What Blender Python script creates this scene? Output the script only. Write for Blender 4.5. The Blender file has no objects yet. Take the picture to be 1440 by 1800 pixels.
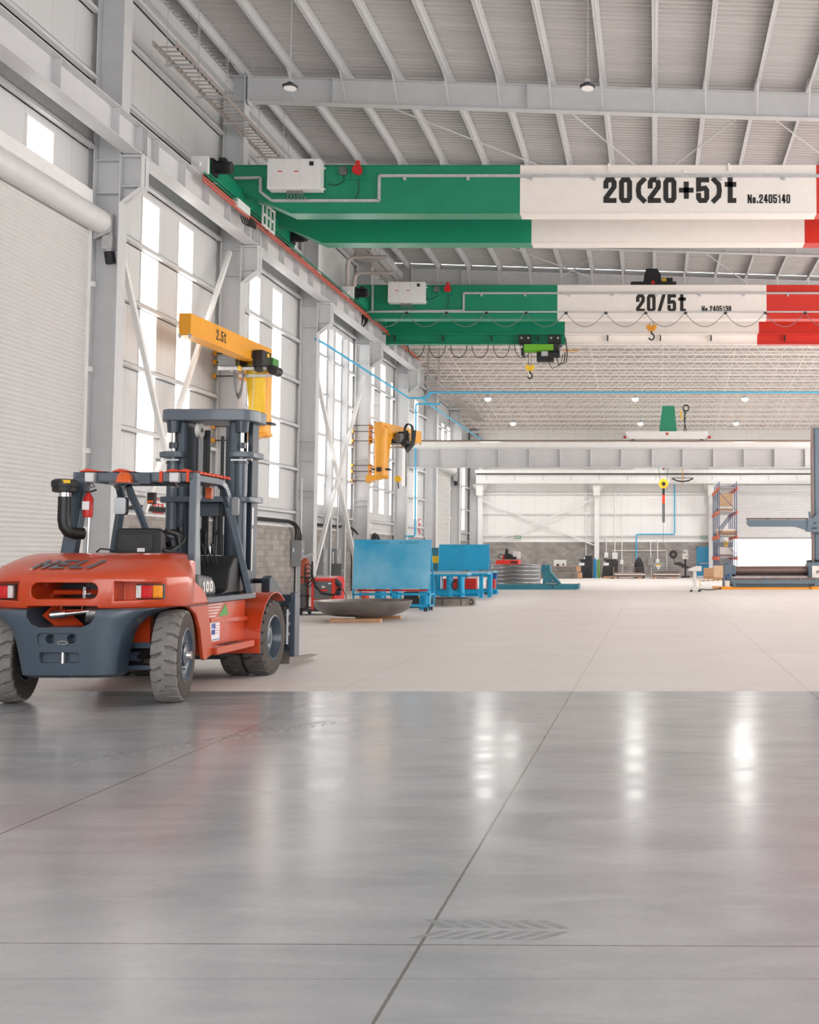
import bpy, bmesh, math, random
from mathutils import Vector, Matrix
random.seed(7)
SC = bpy.context.scene
COL = SC.collection
PI = math.pi

# ------------------------------------------------------------------ colours and materials
def lin(c):
    c = c / 255.0
    return c / 12.92 if c <= 0.04045 else ((c + 0.055) / 1.055) ** 2.4
def rgb(r, g, b): return (lin(r), lin(g), lin(b), 1.0)

def new_mat(name):
    m = bpy.data.materials.new(name); m.use_nodes = True
    nt = m.node_tree; nt.nodes.clear()
    out = nt.nodes.new('ShaderNodeOutputMaterial'); b = nt.nodes.new('ShaderNodeBsdfPrincipled')
    nt.links.new(b.outputs[0], out.inputs[0])
    return m, nt, b
def N(nt, t, **kw):
    n = nt.nodes.new(t)
    for k, v in kw.items():
        if hasattr(n, k): setattr(n, k, v)
        else: n.inputs[k].default_value = v
    return n
def L(nt, a, b): nt.links.new(a, b)

def mat(name, c, rough=0.5, metal=0.0, var=0.06, scale=3.0, bump=0.0, coat=0.0, stretch=(1, 1, 1), c2=None, spec=0.5):
    """Painted or bare surface: base colour broken up by procedural noise."""
    m, nt, b = new_mat(name)
    tc = N(nt, 'ShaderNodeTexCoord'); mp = N(nt, 'ShaderNodeMapping'); mp.inputs['Scale'].default_value = stretch
    L(nt, tc.outputs['Object'], mp.inputs[0])
    no = N(nt, 'ShaderNodeTexNoise'); no.inputs['Scale'].default_value = scale; no.inputs['Detail'].default_value = 6
    L(nt, mp.outputs[0], no.inputs['Vector'])
    mx = N(nt, 'ShaderNodeMix', data_type='RGBA')
    base = rgb(*c)
    if c2 is None:
        lo = tuple(max(0, x * (1 - var)) for x in base[:3]) + (1,); hi = tuple(min(1, x * (1 + var)) for x in base[:3]) + (1,)
    else: lo, hi = base, rgb(*c2)
    mx.inputs[6].default_value = lo; mx.inputs[7].default_value = hi
    rmp = N(nt, 'ShaderNodeMapRange'); rmp.inputs[1].default_value = 0.3; rmp.inputs[2].default_value = 0.7
    L(nt, no.outputs[0], rmp.inputs[0]); L(nt, rmp.outputs[0], mx.inputs[0]); L(nt, mx.outputs[2], b.inputs['Base Color'])
    b.inputs['Roughness'].default_value = rough; b.inputs['Metallic'].default_value = metal
    b.inputs['Specular IOR Level'].default_value = spec
    if coat: b.inputs['Coat Weight'].default_value = coat; b.inputs['Coat Roughness'].default_value = 0.06
    if bump:
        bp = N(nt, 'ShaderNodeBump'); bp.inputs['Strength'].default_value = bump; bp.inputs['Distance'].default_value = 0.02
        L(nt, no.outputs[0], bp.inputs['Height']); L(nt, bp.outputs[0], b.inputs['Normal'])
    return m

def emit(name, c, s):
    m, nt, b = new_mat(name)
    b.inputs['Base Color'].default_value = rgb(*c); b.inputs['Emission Color'].default_value = rgb(*c)
    b.inputs['Emission Strength'].default_value = s
    return m

def floor_mat(name, c1, c2, rough, streak, jointc, pale=False):
    m, nt, b = new_mat(name)
    g = N(nt, 'ShaderNodeNewGeometry')
    def noise(sc, vec, det=6, rg=0.55):
        mp = N(nt, 'ShaderNodeMapping'); mp.inputs['Scale'].default_value = vec
        L(nt, g.outputs['Position'], mp.inputs[0])
        n = N(nt, 'ShaderNodeTexNoise'); n.inputs['Scale'].default_value = sc; n.inputs['Detail'].default_value = det
        n.inputs['Roughness'].default_value = rg; n.inputs['Distortion'].default_value = 0.6
        L(nt, mp.outputs[0], n.inputs['Vector']); return n.outputs[0]
    def math_(op, a, bb=None, c=None):
        n = N(nt, 'ShaderNodeMath', operation=op)
        for i, v in enumerate((a, bb, c)):
            if v is None: continue
            if isinstance(v, (int, float)): n.inputs[i].default_value = v
            else: L(nt, v, n.inputs[i])
        return n.outputs[0]
    n1 = noise(0.5, (0.8, 1.3, 1), 7, 0.6); n2 = noise(1.6, streak, 9, 0.6); n3 = noise(22.0, (1, 1, 1), 4)
    t = math_('ADD', math_('MULTIPLY', n1, 0.6), math_('MULTIPLY', n2, 0.65)); t = math_('ADD', t, math_('MULTIPLY', n3, 0.15))
    mr = N(nt, 'ShaderNodeMapRange'); mr.inputs[1].default_value = 0.4; mr.inputs[2].default_value = 0.9; L(nt, t, mr.inputs[0])
    mx = N(nt, 'ShaderNodeMix', data_type='RGBA'); mx.inputs[6].default_value = rgb(*c1); mx.inputs[7].default_value = rgb(*c2)
    L(nt, mr.outputs[0], mx.inputs[0])
    # saw-cut joints between the slabs
    sp = N(nt, 'ShaderNodeSeparateXYZ'); L(nt, g.outputs['Position'], sp.inputs[0])
    wob = math_('MULTIPLY', math_('SUBTRACT', n3, 0.5), 0.006)
    def joint(co, off, per, w):
        f = math_('FRACT', math_('ADD', math_('DIVIDE', math_('SUBTRACT', co, off), per), 100.5))
        d = math_('MULTIPLY', math_('ABSOLUTE', math_('SUBTRACT', f, 0.5)), per)
        return math_('LESS_THAN', math_('ADD', d, wob), w)
    x, y = sp.outputs[0], sp.outputs[1]
    jx = joint(x, -3.81, 2.835, 0.0075 if not pale else 0.011)
    jy = joint(math_('ADD', y, math_('MULTIPLY', x, 0.012)), 4.69, 40.0, 0.006)
    jy2 = math_('MULTIPLY', joint(y, 6.93, 2.6, 0.004), 0.3)
    j = math_('MAXIMUM', math_('MULTIPLY', jx, 0.8 if not pale else 0.35), math_('MAXIMUM', math_('MULTIPLY', jy, 0.7 if not pale else 0), jy2))
    m2 = N(nt, 'ShaderNodeMix', data_type='RGBA'); m2.inputs[7].default_value = rgb(*jointc)
    L(nt, j, m2.inputs[0]); L(nt, mx.outputs[2], m2.inputs[6]); L(nt, m2.outputs[2], b.inputs['Base Color'])
    rr = N(nt, 'ShaderNodeMapRange'); rr.inputs[1].default_value = 0.35; rr.inputs[2].default_value = 0.75
    rr.inputs[3].default_value = rough - 0.04; rr.inputs[4].default_value = rough + 0.06
    L(nt, n2, rr.inputs[0]); L(nt, rr.outputs[0], b.inputs['Roughness']); b.inputs['Specular IOR Level'].default_value = 0.32 if not pale else 0.45
    bp = N(nt, 'ShaderNodeBump'); bp.inputs['Strength'].default_value = 0.11 if not pale else 0.2; bp.inputs['Distance'].default_value = 0.004
    L(nt, n2, bp.inputs['Height']); L(nt, bp.outputs[0], b.inputs['Normal'])
    return m

def block_mat(name, axis):
    m, nt, b = new_mat(name)
    g = N(nt, 'ShaderNodeNewGeometry'); sp = N(nt, 'ShaderNodeSeparateXYZ'); L(nt, g.outputs['Position'], sp.inputs[0])
    cb = N(nt, 'ShaderNodeCombineXYZ'); L(nt, sp.outputs[1 if axis == 'y' else 0], cb.inputs[0]); L(nt, sp.outputs[2], cb.inputs[1])
    br = N(nt, 'ShaderNodeTexBrick'); br.inputs['Scale'].default_value = 1.0
    br.inputs['Brick Width'].default_value = 0.4; br.inputs['Row Height'].default_value = 0.2; br.inputs['Mortar Size'].default_value = 0.006
    br.inputs['Color1'].default_value = rgb(172, 166, 162); br.inputs['Color2'].default_value = rgb(150, 144, 141); br.inputs['Mortar'].default_value = rgb(128, 122, 120)
    L(nt, cb.outputs[0], br.inputs['Vector'])
    no = N(nt, 'ShaderNodeTexNoise'); no.inputs['Scale'].default_value = 1.3; no.inputs['Detail'].default_value = 8; L(nt, cb.outputs[0], no.inputs['Vector'])
    mx = N(nt, 'ShaderNodeMix', data_type='RGBA', blend_type='MULTIPLY'); mx.inputs[0].default_value = 0.55
    cr = N(nt, 'ShaderNodeMapRange'); cr.inputs[1].default_value = 0.3; cr.inputs[2].default_value = 0.7; cr.inputs[3].default_value = 0.6; cr.inputs[4].default_value = 1.15
    L(nt, no.outputs[0], cr.inputs[0]); L(nt, br.outputs[0], mx.inputs[6]); L(nt, cr.outputs[0], mx.inputs[7]); L(nt, mx.outputs[2], b.inputs['Base Color'])
    b.inputs['Roughness'].default_value = 0.9
    bp = N(nt, 'ShaderNodeBump'); bp.inputs['Strength'].default_value = 0.5; bp.inputs['Distance'].default_value = 0.01; bp.invert = True
    L(nt, br.outputs[1], bp.inputs['Height']); L(nt, bp.outputs[0], b.inputs['Normal'])
    return m

def panel_mat(name, axis, c):
    """Insulated sheet cladding: fine vertical ribs and wider panel seams."""
    m, nt, b = new_mat(name)
    g = N(nt, 'ShaderNodeNewGeometry'); sp = N(nt, 'ShaderNodeSeparateXYZ'); L(nt, g.outputs['Position'], sp.inputs[0])
    co = sp.outputs[1 if axis == 'y' else 0]
    def fr(per):
        d = N(nt, 'ShaderNodeMath', operation='DIVIDE'); d.inputs[1].default_value = per; L(nt, co, d.inputs[0])
        f = N(nt, 'ShaderNodeMath', operation='FRACT'); L(nt, d.outputs[0], f.inputs[0]); return f.outputs[0]
    def less(a, v):
        n = N(nt, 'ShaderNodeMath', operation='LESS_THAN'); n.inputs[1].default_value = v; L(nt, a, n.inputs[0]); return n.outputs[0]
    seam = less(fr(1.0), 0.015); rib = less(fr(0.1), 0.2)
    mx = N(nt, 'ShaderNodeMix', data_type='RGBA'); mx.inputs[6].default_value = rgb(*c); mx.inputs[7].default_value = rgb(*[k * 0.86 for k in c])
    L(nt, seam, mx.inputs[0]); L(nt, mx.outputs[2], b.inputs['Base Color'])
    b.inputs['Roughness'].default_value = 0.42
    bp = N(nt, 'ShaderNodeBump'); bp.inputs['Strength'].default_value = 0.15; bp.inputs['Distance'].default_value = 0.004; bp.invert = True
    L(nt, rib, bp.inputs['Height']); L(nt, bp.outputs[0], b.inputs['Normal'])
    return m

MT = {}
def setup_mats():
    D = MT
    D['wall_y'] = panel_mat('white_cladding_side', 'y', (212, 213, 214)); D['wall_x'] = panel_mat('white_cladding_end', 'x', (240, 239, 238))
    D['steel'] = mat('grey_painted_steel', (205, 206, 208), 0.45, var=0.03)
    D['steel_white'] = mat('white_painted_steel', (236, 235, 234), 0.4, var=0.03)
    D['deck'] = mat('galvanised_roof_deck', (190, 188, 187), 0.5, 0.1, var=0.08, scale=1.2, stretch=(0.2, 3, 1))
    D['deck_pale'] = mat('pale_roof_deck', (198, 188, 182), 0.6, var=0.03)
    D['joist'] = mat('joist_paint', (240, 235, 231), 0.5, var=0.04)
    D['galv'] = mat('galvanised_metal', (196, 196, 198), 0.4, 0.3, var=0.1, scale=9)
    D['tray'] = mat('galvanised_tray', (190, 180, 176), 0.45, 0.3, var=0.08, scale=6)
    D['curtain'] = mat('roller_slats', (208, 207, 206), 0.42, var=0.02)
    D['barrel'] = mat('roller_barrel', (212, 212, 212), 0.4, var=0.03)
    D['block_y'] = block_mat('concrete_block_side', 'y'); D['block_x'] = block_mat('concrete_block_end', 'x')
    D['green'] = mat('crane_green', (22, 136, 102), 0.35, var=0.06, scale=1.5); D['cwhite'] = mat('crane_white', (240, 233, 227), 0.4, var=0.02)
    D['cred'] = mat('crane_red', (205, 50, 38), 0.35, var=0.04); D['red'] = mat('red_paint', (196, 34, 32), 0.4, var=0.06)
    D['rail_red'] = mat('conductor_red', (196, 92, 74), 0.5, var=0.06)
    D['black'] = mat('black_plastic', (34, 34, 36), 0.5, var=0.15); D['dark'] = mat('dark_steel', (58, 58, 60), 0.45, 0.4, var=0.15, scale=8)
    D['ink'] = mat('stencil_black', (36, 35, 36), 0.6, var=0.05)
    D['cab'] = mat('cabinet_white', (232, 231, 230), 0.4, var=0.02); D['cabgrey'] = mat('cabinet_grey', (150, 153, 155), 0.45, var=0.04)
    D['cabdark'] = mat('cabinet_dark_grey', (104, 107, 109), 0.45, var=0.04)
    D['lime'] = mat('hoist_green', (112, 182, 44), 0.4, var=0.05); D['hgreen'] = mat('hoist_dark_green', (72, 140, 62), 0.4, var=0.06)
    D['yellow'] = mat('jib_orange_yellow', (240, 166, 46), 0.32, var=0.05, scale=1.5); D['bright_yellow'] = mat('bright_yellow', (245, 200, 40), 0.4, var=0.05)
    D['amber'] = mat('ochre_yellow', (222, 150, 40), 0.4, var=0.06)
    D['blue_pipe'] = mat('pale_blue_pipe', (70, 180, 222), 0.4, var=0.03)
    D['cyan'] = mat('bench_blue', (0, 158, 206), 0.4, var=0.08, scale=1.6); D['cyan_scuff'] = mat('scuffed_blue_panel', (0, 156, 204), 0.38, c2=(140, 205, 230), scale=0.8, bump=0.05)
    D['teal'] = mat('teal_machine', (44, 122, 140), 0.45, var=0.1); D['blue'] = mat('bin_blue', (28, 92, 160), 0.5, var=0.06); D['doorblue'] = mat('door_blue', (62, 152, 196), 0.5, var=0.04)
    D['orange'] = mat('truck_orange', (200, 68, 26), 0.32, var=0.03, scale=1.2, coat=0.6)
    D['orange_dark'] = mat('truck_orange_side', (192, 74, 36), 0.4, var=0.04, scale=1.2, coat=0.2)
    D['letter'] = mat('letter_grey', (112, 117, 126), 0.3, 0.4, var=0.05)
    D['slate'] = mat('truck_slate', (70, 83, 96), 0.34, var=0.06, coat=0.3); D['slate_light'] = mat('truck_guard_grey', (98, 108, 118), 0.38, var=0.05, coat=0.2)
    D['slate_dark'] = mat('truck_dark_slate', (52, 62, 74), 0.38, var=0.06, coat=0.2)
    D['tread'] = mat('dusty_tread', (128, 124, 121), 0.85, var=0.14, scale=12, bump=0.2); D['sidewall'] = mat('brown_black_sidewall', (74, 67, 63), 0.8, var=0.15, scale=8)
    D['tread_dark'] = mat('worn_dark_tread', (84, 81, 80), 0.85, var=0.14, scale=12, bump=0.2)
    D['chrome'] = mat('bright_metal', (205, 205, 206), 0.22, 0.9, var=0.06); D['forksteel'] = mat('worn_fork_steel', (132, 124, 119), 0.5, 0.35, var=0.15, scale=5)
    D['lens_red'] = mat('red_lens', (214, 30, 34), 0.15, var=0.04, coat=0.6); D['lens_amber'] = mat('amber_lens', (246, 152, 28), 0.15, var=0.04, coat=0.6)
    D['lens_white'] = mat('clear_lens', (226, 224, 226), 0.12, var=0.04, coat=0.6); D['beacon'] = mat('beacon_orange', (232, 98, 28), 0.2, var=0.05, coat=0.6)
    D['mirror'] = mat('mirror_glass', (190, 194, 197), 0.08, 0.8, var=0.02); D['paper'] = mat('white_label', (238, 238, 238), 0.6, var=0.02)
    D['rubber_hose'] = mat('black_hose', (30, 30, 31), 0.42, var=0.2); D['cableg'] = mat('grey_cable', (120, 118, 118), 0.6, var=0.06); D['strap'] = mat('orange_strap', (222, 74, 42), 0.6, var=0.1)
    D['dish'] = mat('mill_scale_steel', (104, 100, 98), 0.36, 0.55, c2=(138, 133, 130), scale=2.2, bump=0.05); D['wood'] = mat('pine_plank', (196, 152, 116), 0.75, var=0.12, scale=3, stretch=(1, 8, 8))
    D['rawsteel'] = mat('bare_flange_steel', (120, 112, 106), 0.5, 0.3, c2=(82, 76, 73), scale=4); D['ringsteel'] = mat('rolled_ring_steel', (150, 152, 155), 0.26, 0.8, var=0.2, scale=2)
    D['rust'] = mat('rusty_plate', (150, 116, 98), 0.7, 0.1, c2=(176, 160, 150), scale=3); D['rolls'] = mat('rusted_roll', (128, 108, 102), 0.4, 0.4, var=0.12, scale=6, stretch=(0.3, 3, 3))
    D['machine'] = mat('machine_blue_grey', (96, 114, 128), 0.42, var=0.05); D['beige'] = mat('machine_beige', (222, 219, 214), 0.45, var=0.02); D['safety'] = mat('safety_orange_base', (238, 156, 40), 0.5, var=0.05)
    D['rackblue'] = mat('rack_navy', (84, 98, 130), 0.45, var=0.05); D['rackorange'] = mat('rack_orange', (236, 112, 66), 0.45, var=0.05); D['card'] = mat('cardboard', (206, 172, 140), 0.8, var=0.08, scale=4)
    D['cyl_red'] = mat('cylinder_rust_red', (176, 84, 56), 0.5, c2=(140, 66, 46), scale=4); D['cyl_grey'] = mat('cylinder_grey', (88, 88, 90), 0.5, var=0.1); D['cyl_green'] = mat('cylinder_green', (96, 142, 74), 0.5, var=0.08); D['cyl_blue'] = mat('cylinder_blue', (22, 122, 172), 0.5, var=0.06)
    D['weldred'] = mat('welder_red', (222, 50, 38), 0.4, var=0.05); D['signgreen'] = mat('sign_green', (58, 142, 92), 0.5, var=0.03); D['signred'] = mat('sign_red', (214, 70, 66), 0.5, var=0.03)
    D['navy'] = mat('sticker_blue', (40, 74, 168), 0.5, var=0.02); D['pink'] = mat('sticker_pink', (214, 120, 150), 0.5, var=0.02); D['lgreen'] = mat('decal_green', (84, 160, 70), 0.5, var=0.03); D['decal'] = mat('decal_white', (232, 226, 222), 0.45, var=0.02)
    D['rail_rust'] = mat('rail_rust', (142, 118, 104), 0.55, 0.3, var=0.12)
    D['pane'] = emit('daylit_translucent_sheet', (255, 253, 250), PANE)
    D['pane_fill'] = emit('unseen_fill_sheet', (255, 250, 244), 6.0)  # stronger glow for the unseen strips added in the right wall
    D['lamp'] = emit('led_panel', (255, 255, 252), 7.0); D['lamp_off'] = mat('lamp_glass', (242, 240, 240), 0.3, var=0.01)
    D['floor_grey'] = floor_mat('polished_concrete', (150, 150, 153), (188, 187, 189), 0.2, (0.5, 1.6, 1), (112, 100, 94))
    D['mark'] = mat('tyre_print_grey', (176, 176, 179), 0.3, var=0.1, scale=20); D['mark_dark'] = mat('tyre_print_dark', (156, 155, 158), 0.22, var=0.1, scale=20)
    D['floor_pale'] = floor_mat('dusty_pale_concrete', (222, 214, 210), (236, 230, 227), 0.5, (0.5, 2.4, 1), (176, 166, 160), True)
PANE = 2.2

# ------------------------------------------------------------------ mesh builder
class M:
    def __init__(s): s.v = []; s.f = []; s.mi = []; s.cur = 0
    def add(s, vs, fs):
        o = len(s.v); s.v += [tuple(p) for p in vs]
        for f in fs: s.f.append(tuple(i + o for i in f)); s.mi.append(s.cur)
        return s
    def box(s, x0, x1, y0, y1, z0, z1):
        vs = [(x, y, z) for x in (x0, x1) for y in (y0, y1) for z in (z0, z1)]
        return s.add(vs, [(0, 1, 3, 2), (4, 6, 7, 5), (0, 4, 5, 1), (2, 3, 7, 6), (0, 2, 6, 4), (1, 5, 7, 3)])
    def bar(s, p0, p1, w, h, up=(0, 0, 1)):
        p0, p1 = Vector(p0), Vector(p1); d = (p1 - p0).normalized(); u = Vector(up)
        if abs(d.dot(u)) > 0.98: u = Vector((1, 0, 0))
        a = d.cross(u).normalized(); u = a.cross(d).normalized()
        vs = [p + a * (w / 2 * i) + u * (h / 2 * j) for p in (p0, p1) for i, j in ((-1, -1), (1, -1), (1, 1), (-1, 1))]
        return s.add(vs, [(3, 2, 1, 0), (4, 5, 6, 7)] + [(k, (k + 1) % 4, (k + 1) % 4 + 4, k + 4) for k in range(4)])
    def ibeam(s, p0, p1, h, w, tf=0.02, tw=0.012, up=(0, 0, 1)):
        p0, p1 = Vector(p0), Vector(p1); d = (p1 - p0).normalized(); a = d.cross(Vector(up)).normalized(); u = a.cross(d).normalized()
        s.bar(p0 + u * (h / 2 - tf / 2), p1 + u * (h / 2 - tf / 2), w, tf, u); s.bar(p0 - u * (h / 2 - tf / 2), p1 - u * (h / 2 - tf / 2), w, tf, u)
        return s.bar(p0, p1, tw, h - 2 * tf, u)
    def cyl(s, p0, p1, r, n=16, r2=None):
        p0, p1 = Vector(p0), Vector(p1); d = (p1 - p0).normalized(); u = Vector((0, 0, 1)) if abs(d.z) < 0.95 else Vector((1, 0, 0))
        a = d.cross(u).normalized(); b = d.cross(a); r2 = r if r2 is None else r2
        vs = [p0 + (a * math.cos(2 * PI * k / n) + b * math.sin(2 * PI * k / n)) * r for k in range(n)] + [p1 + (a * math.cos(2 * PI * k / n) + b * math.sin(2 * PI * k / n)) * r2 for k in range(n)]
        return s.add(vs, [(k, (k + 1) % n, (k + 1) % n + n, k + n) for k in range(n)] + [tuple(range(n - 1, -1, -1)), tuple(range(n, 2 * n))])
    def tube(s, pts, r, n=8):
        pts = [Vector(p) for p in pts]; rings = []; prev = None
        for i, p in enumerate(pts):
            d = (pts[min(i + 1, len(pts) - 1)] - pts[max(i - 1, 0)]).normalized()
            if prev is None: u = Vector((0, 0, 1)) if abs(d.z) < 0.9 else Vector((1, 0, 0)); a = d.cross(u).normalized()
            else: a = (prev - d * prev.dot(d)).normalized()
            prev = a; b = d.cross(a)
            rings += [p + (a * math.cos(2 * PI * k / n) + b * math.sin(2 * PI * k / n)) * r for k in range(n)]
        fs = [(i * n + k, i * n + (k + 1) % n, (i + 1) * n + (k + 1) % n, (i + 1) * n + k) for i in range(len(pts) - 1) for k in range(n)]
        return s.add(rings, fs + [tuple(range(n - 1, -1, -1)), tuple(range(len(rings) - n, len(rings)))])
    def prism(s, pts, ax, a, b):
        f = {'x': lambda t, p: (t, p[0], p[1]), 'y': lambda t, p: (p[0], t, p[1]), 'z': lambda t, p: (p[0], p[1], t)}[ax]; n = len(pts)
        return s.add([f(a, p) for p in pts] + [f(b, p) for p in pts], [tuple(range(n)), tuple(range(2 * n - 1, n - 1, -1))] + [(k, k + n, (k + 1) % n + n, (k + 1) % n) for k in range(n)])
    def loft(s, rings, cap=True):
        n = len(rings[0]); o = [p for r in rings for p in r]
        fs = [(i * n + k, i * n + (k + 1) % n, (i + 1) * n + (k + 1) % n, (i + 1) * n + k) for i in range(len(rings) - 1) for k in range(n)]
        if cap: fs += [tuple(range(n - 1, -1, -1)), tuple(range(len(o) - n, len(o)))]
        return s.add(o, fs)
    def lathe(s, prof, c=(0, 0, 0), ax='z', n=48):
        f = {'z': lambda r, h, t: (c[0] + r * math.cos(t), c[1] + r * math.sin(t), c[2] + h), 'x': lambda r, h, t: (c[0] + h, c[1] + r * math.cos(t), c[2] + r * math.sin(t)), 'y': lambda r, h, t: (c[0] + r * math.sin(t), c[1] + h, c[2] + r * math.cos(t))}[ax]
        rings = [[f(max(r, 1e-4), h, 2 * PI * k / n) for k in range(n)] for r, h in prof]
        return s.loft(rings, cap=False)
    def rot(s, deg, pivot=(0, 0, 0), ax='Z', start=0):
        R = Matrix.Rotation(math.radians(deg), 3, ax); P = Vector(pivot)
        for i in range(start, len(s.v)): s.v[i] = tuple(R @ (Vector(s.v[i]) - P) + P)
        return s
    def move(s, d, start=0):
        for i in range(start, len(s.v)): s.v[i] = tuple(Vector(s.v[i]) + Vector(d))
        return s

def obj(name, m, mats, parent=None, bevel=0.0, smooth=False, label=None, kind=None):
    me = bpy.data.meshes.new(name); me.from_pydata(m.v, [], m.f)
    if not isinstance(mats, (list, tuple)): mats = [mats]
    for k in mats: me.materials.append(MT[k] if isinstance(k, str) else k)
    me.polygons.foreach_set('material_index', [min(i, len(mats) - 1) for i in m.mi])
    bm = bmesh.new(); bm.from_mesh(me); bmesh.ops.recalc_face_normals(bm, faces=bm.faces); bm.to_mesh(me); bm.free()
    o = bpy.data.objects.new(name, me); COL.objects.link(o)
    if smooth:
        me.polygons.foreach_set('use_smooth', [True] * len(me.polygons)); me.set_sharp_from_angle(angle=math.radians(38))
    if bevel:
        b = o.modifiers.new('edge', 'BEVEL'); b.width = bevel; b.segments = 2; b.limit_method = 'ANGLE'; b.angle_limit = math.radians(40)
        me.polygons.foreach_set('use_smooth', [True] * len(me.polygons)); b.harden_normals = False
        me.set_sharp_from_angle(angle=math.radians(50))
    if parent is not None:
        o.parent = parent
        if parent.type == 'EMPTY' and parent.get('_w'): o.location = -parent.location
    if label: o['label'] = label
    if kind: o['kind'] = kind
    return o

EMPTIES = []
def thing(name, label, cat, loc=(0, 0, 0), group=None, world=True, rz=0.0):
    o = bpy.data.objects.new(name, None); COL.objects.link(o); o.empty_display_size = 0.2
    o.location = loc; o.rotation_euler = (0, 0, rz); o['label'] = label; o['category'] = cat
    if group: o['group'] = group
    if world: o['_w'] = 1; EMPTIES.append(o)
    return o
def tag(o, label, cat, group=None):
    o['label'] = label; o['category'] = cat
    if group: o['group'] = group
    return o
def struct(name, m, mats, label=None, parent=None, **kw):
    o = obj(name, m, mats, parent, **kw)
    if parent is None: o['kind'] = 'structure'
    if label: o['label'] = label
    return o
def dup(root, loc, label, rz=None, group=None):
    r = root.copy(); COL.objects.link(r); r.location = loc; r['label'] = label
    if rz is not None: r.rotation_euler = (0, 0, rz)
    if group: r['group'] = group
    for ch in list(root.children):
        c = ch.copy(); COL.objects.link(c); c.parent = r
        for g in list(ch.children):
            d = g.copy(); COL.objects.link(d); d.parent = c
    return r
def cut(o, m):
    """Subtract a closed shape from an object's mesh, for good."""
    me = bpy.data.meshes.new('t'); me.from_pydata(m.v, [], m.f)
    bm = bmesh.new(); bm.from_mesh(me); bmesh.ops.recalc_face_normals(bm, faces=bm.faces); bm.to_mesh(me); bm.free()
    c = bpy.data.objects.new('t', me); COL.objects.link(c); c.parent = o.parent; c.location = o.location
    b = o.modifiers.new('b', 'BOOLEAN'); b.operation = 'DIFFERENCE'; b.object = c; b.solver = 'EXACT'
    o.modifiers.move(len(o.modifiers) - 1, 0)
    bpy.context.view_layer.update()
    others = [x for x in o.modifiers if x != b]
    for x in others: x.show_viewport = False
    bpy.context.view_layer.update()
    dg = bpy.context.evaluated_depsgraph_get(); nm = bpy.data.meshes.new_from_object(o.evaluated_get(dg))
    nm.name = o.data.name
    o.modifiers.remove(b); o.data = nm
    for x in others: x.show_viewport = True
    bpy.data.objects.remove(c)

# ------------------------------------------------------------------ stencil lettering: thick strokes with mitred corners
G = {
 '0': ([[(.2, 0), (0, .12), (0, .88), (.2, 1), (.8, 1), (1, .88), (1, .12), (.8, 0), (.2, 0)]], 1),
 '1': ([[(.15, .8), (.55, 1), (.55, 0)]], .7), '2': ([[(0, .7), (0, .88), (.2, 1), (.8, 1), (1, .88), (1, .66), (0, .12), (0, 0), (1, 0)]], 1),
 '3': ([[(0, .8), (0, .9), (.2, 1), (.8, 1), (1, .88), (1, .62), (.8, .52), (.4, .52)], [(.8, .52), (1, .42), (1, .12), (.8, 0), (.2, 0), (0, .1), (0, .22)]], 1),
 '4': ([[(.75, 0), (.75, 1), (.55, 1), (0, .3), (1.05, .3)]], 1), '5': ([[(1, 1), (0, 1), (0, .55), (.8, .6), (1, .5), (1, .12), (.8, 0), (.2, 0), (0, .12), (0, .25)]], 1),
 '8': ([[(.2, .52), (0, .62), (0, .88), (.2, 1), (.8, 1), (1, .88), (1, .62), (.8, .52), (.2, .52), (0, .42), (0, .12), (.2, 0), (.8, 0), (1, .12), (1, .42), (.8, .52)]], 1),
 '(': ([[(.8, 1), (.25, .78), (.15, .5), (.25, .22), (.8, 0)]], .7), ')': ([[(0, 1), (.55, .78), (.65, .5), (.55, .22), (0, 0)]], .7),
 '+': ([[(0, .5), (1.2, .5)], [(.6, .2), (.6, .8)]], 1.2), 't': ([[(.35, 1), (.35, 0), (.8, 0)], [(0, .78), (.8, .78)]], .8), '/': ([[(0, -.02), (.8, 1.02)]], .8),
 'N': ([[(0, 0), (0, 1)], [(0, .97), (1.1, .03)], [(1.1, 0), (1.1, 1)]], 1.1), 'o': ([[(.1, 0), (0, .1), (0, .5), (.1, .6), (.6, .6), (.7, .5), (.7, .1), (.6, 0), (.1, 0)]], .7), '.': ([[(.1, 0), (.1, .1)]], .2), ' ': ([], .5),
 'H': ([[(0, 0), (0, 1)], [(1, 0), (1, 1)], [(0, .5), (1, .5)]], 1), 'E': ([[(1, 1), (0, 1), (0, 0), (1, 0)], [(0, .5), (.85, .5)]], 1), 'L': ([[(0, 1), (0, 0), (1, 0)]], 1), 'I': ([[(0, 0), (0, 1)]], 0.1),
 'Q': ([[(.2, 0), (0, .12), (0, .88), (.2, 1), (.8, 1), (1, .88), (1, .12), (.8, 0), (.2, 0)], [(.6, .3), (1.05, -.1)]], 1), 'M': ([[(0, 0), (0, 1)], [(0, .97), (.6, .35)], [(.6, .35), (1.2, .97)], [(1.2, 0), (1.2, 1)]], 1.2),
 'S': ([[(1, .78), (1, .9), (.8, 1), (.2, 1), (0, .88), (0, .62), (.2, .53), (.8, .47), (1, .38), (1, .12), (.8, 0), (.2, 0), (0, .1), (0, .22)]], 1), 'B': ([[(0, 0), (0, 1), (.8, 1), (1, .9), (1, .62), (.8, .52), (0, .52)], [(.8, .52), (1, .42), (1, .1), (.8, 0), (0, 0)]], 1),
 'X': ([[(0, 0), (1, 1)], [(0, 1), (1, 0)]], 1), 'T': ([[(0, 1), (1, 1)], [(.5, 1), (.5, 0)]], 1), 'A': ([[(0, 0), (.5, 1), (1, 0)], [(.2, .35), (.8, .35)]], 1), 'D': ([[(0, 0), (0, 1), (.7, 1), (1, .8), (1, .2), (.7, 0), (0, 0)]], 1),
}
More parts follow.
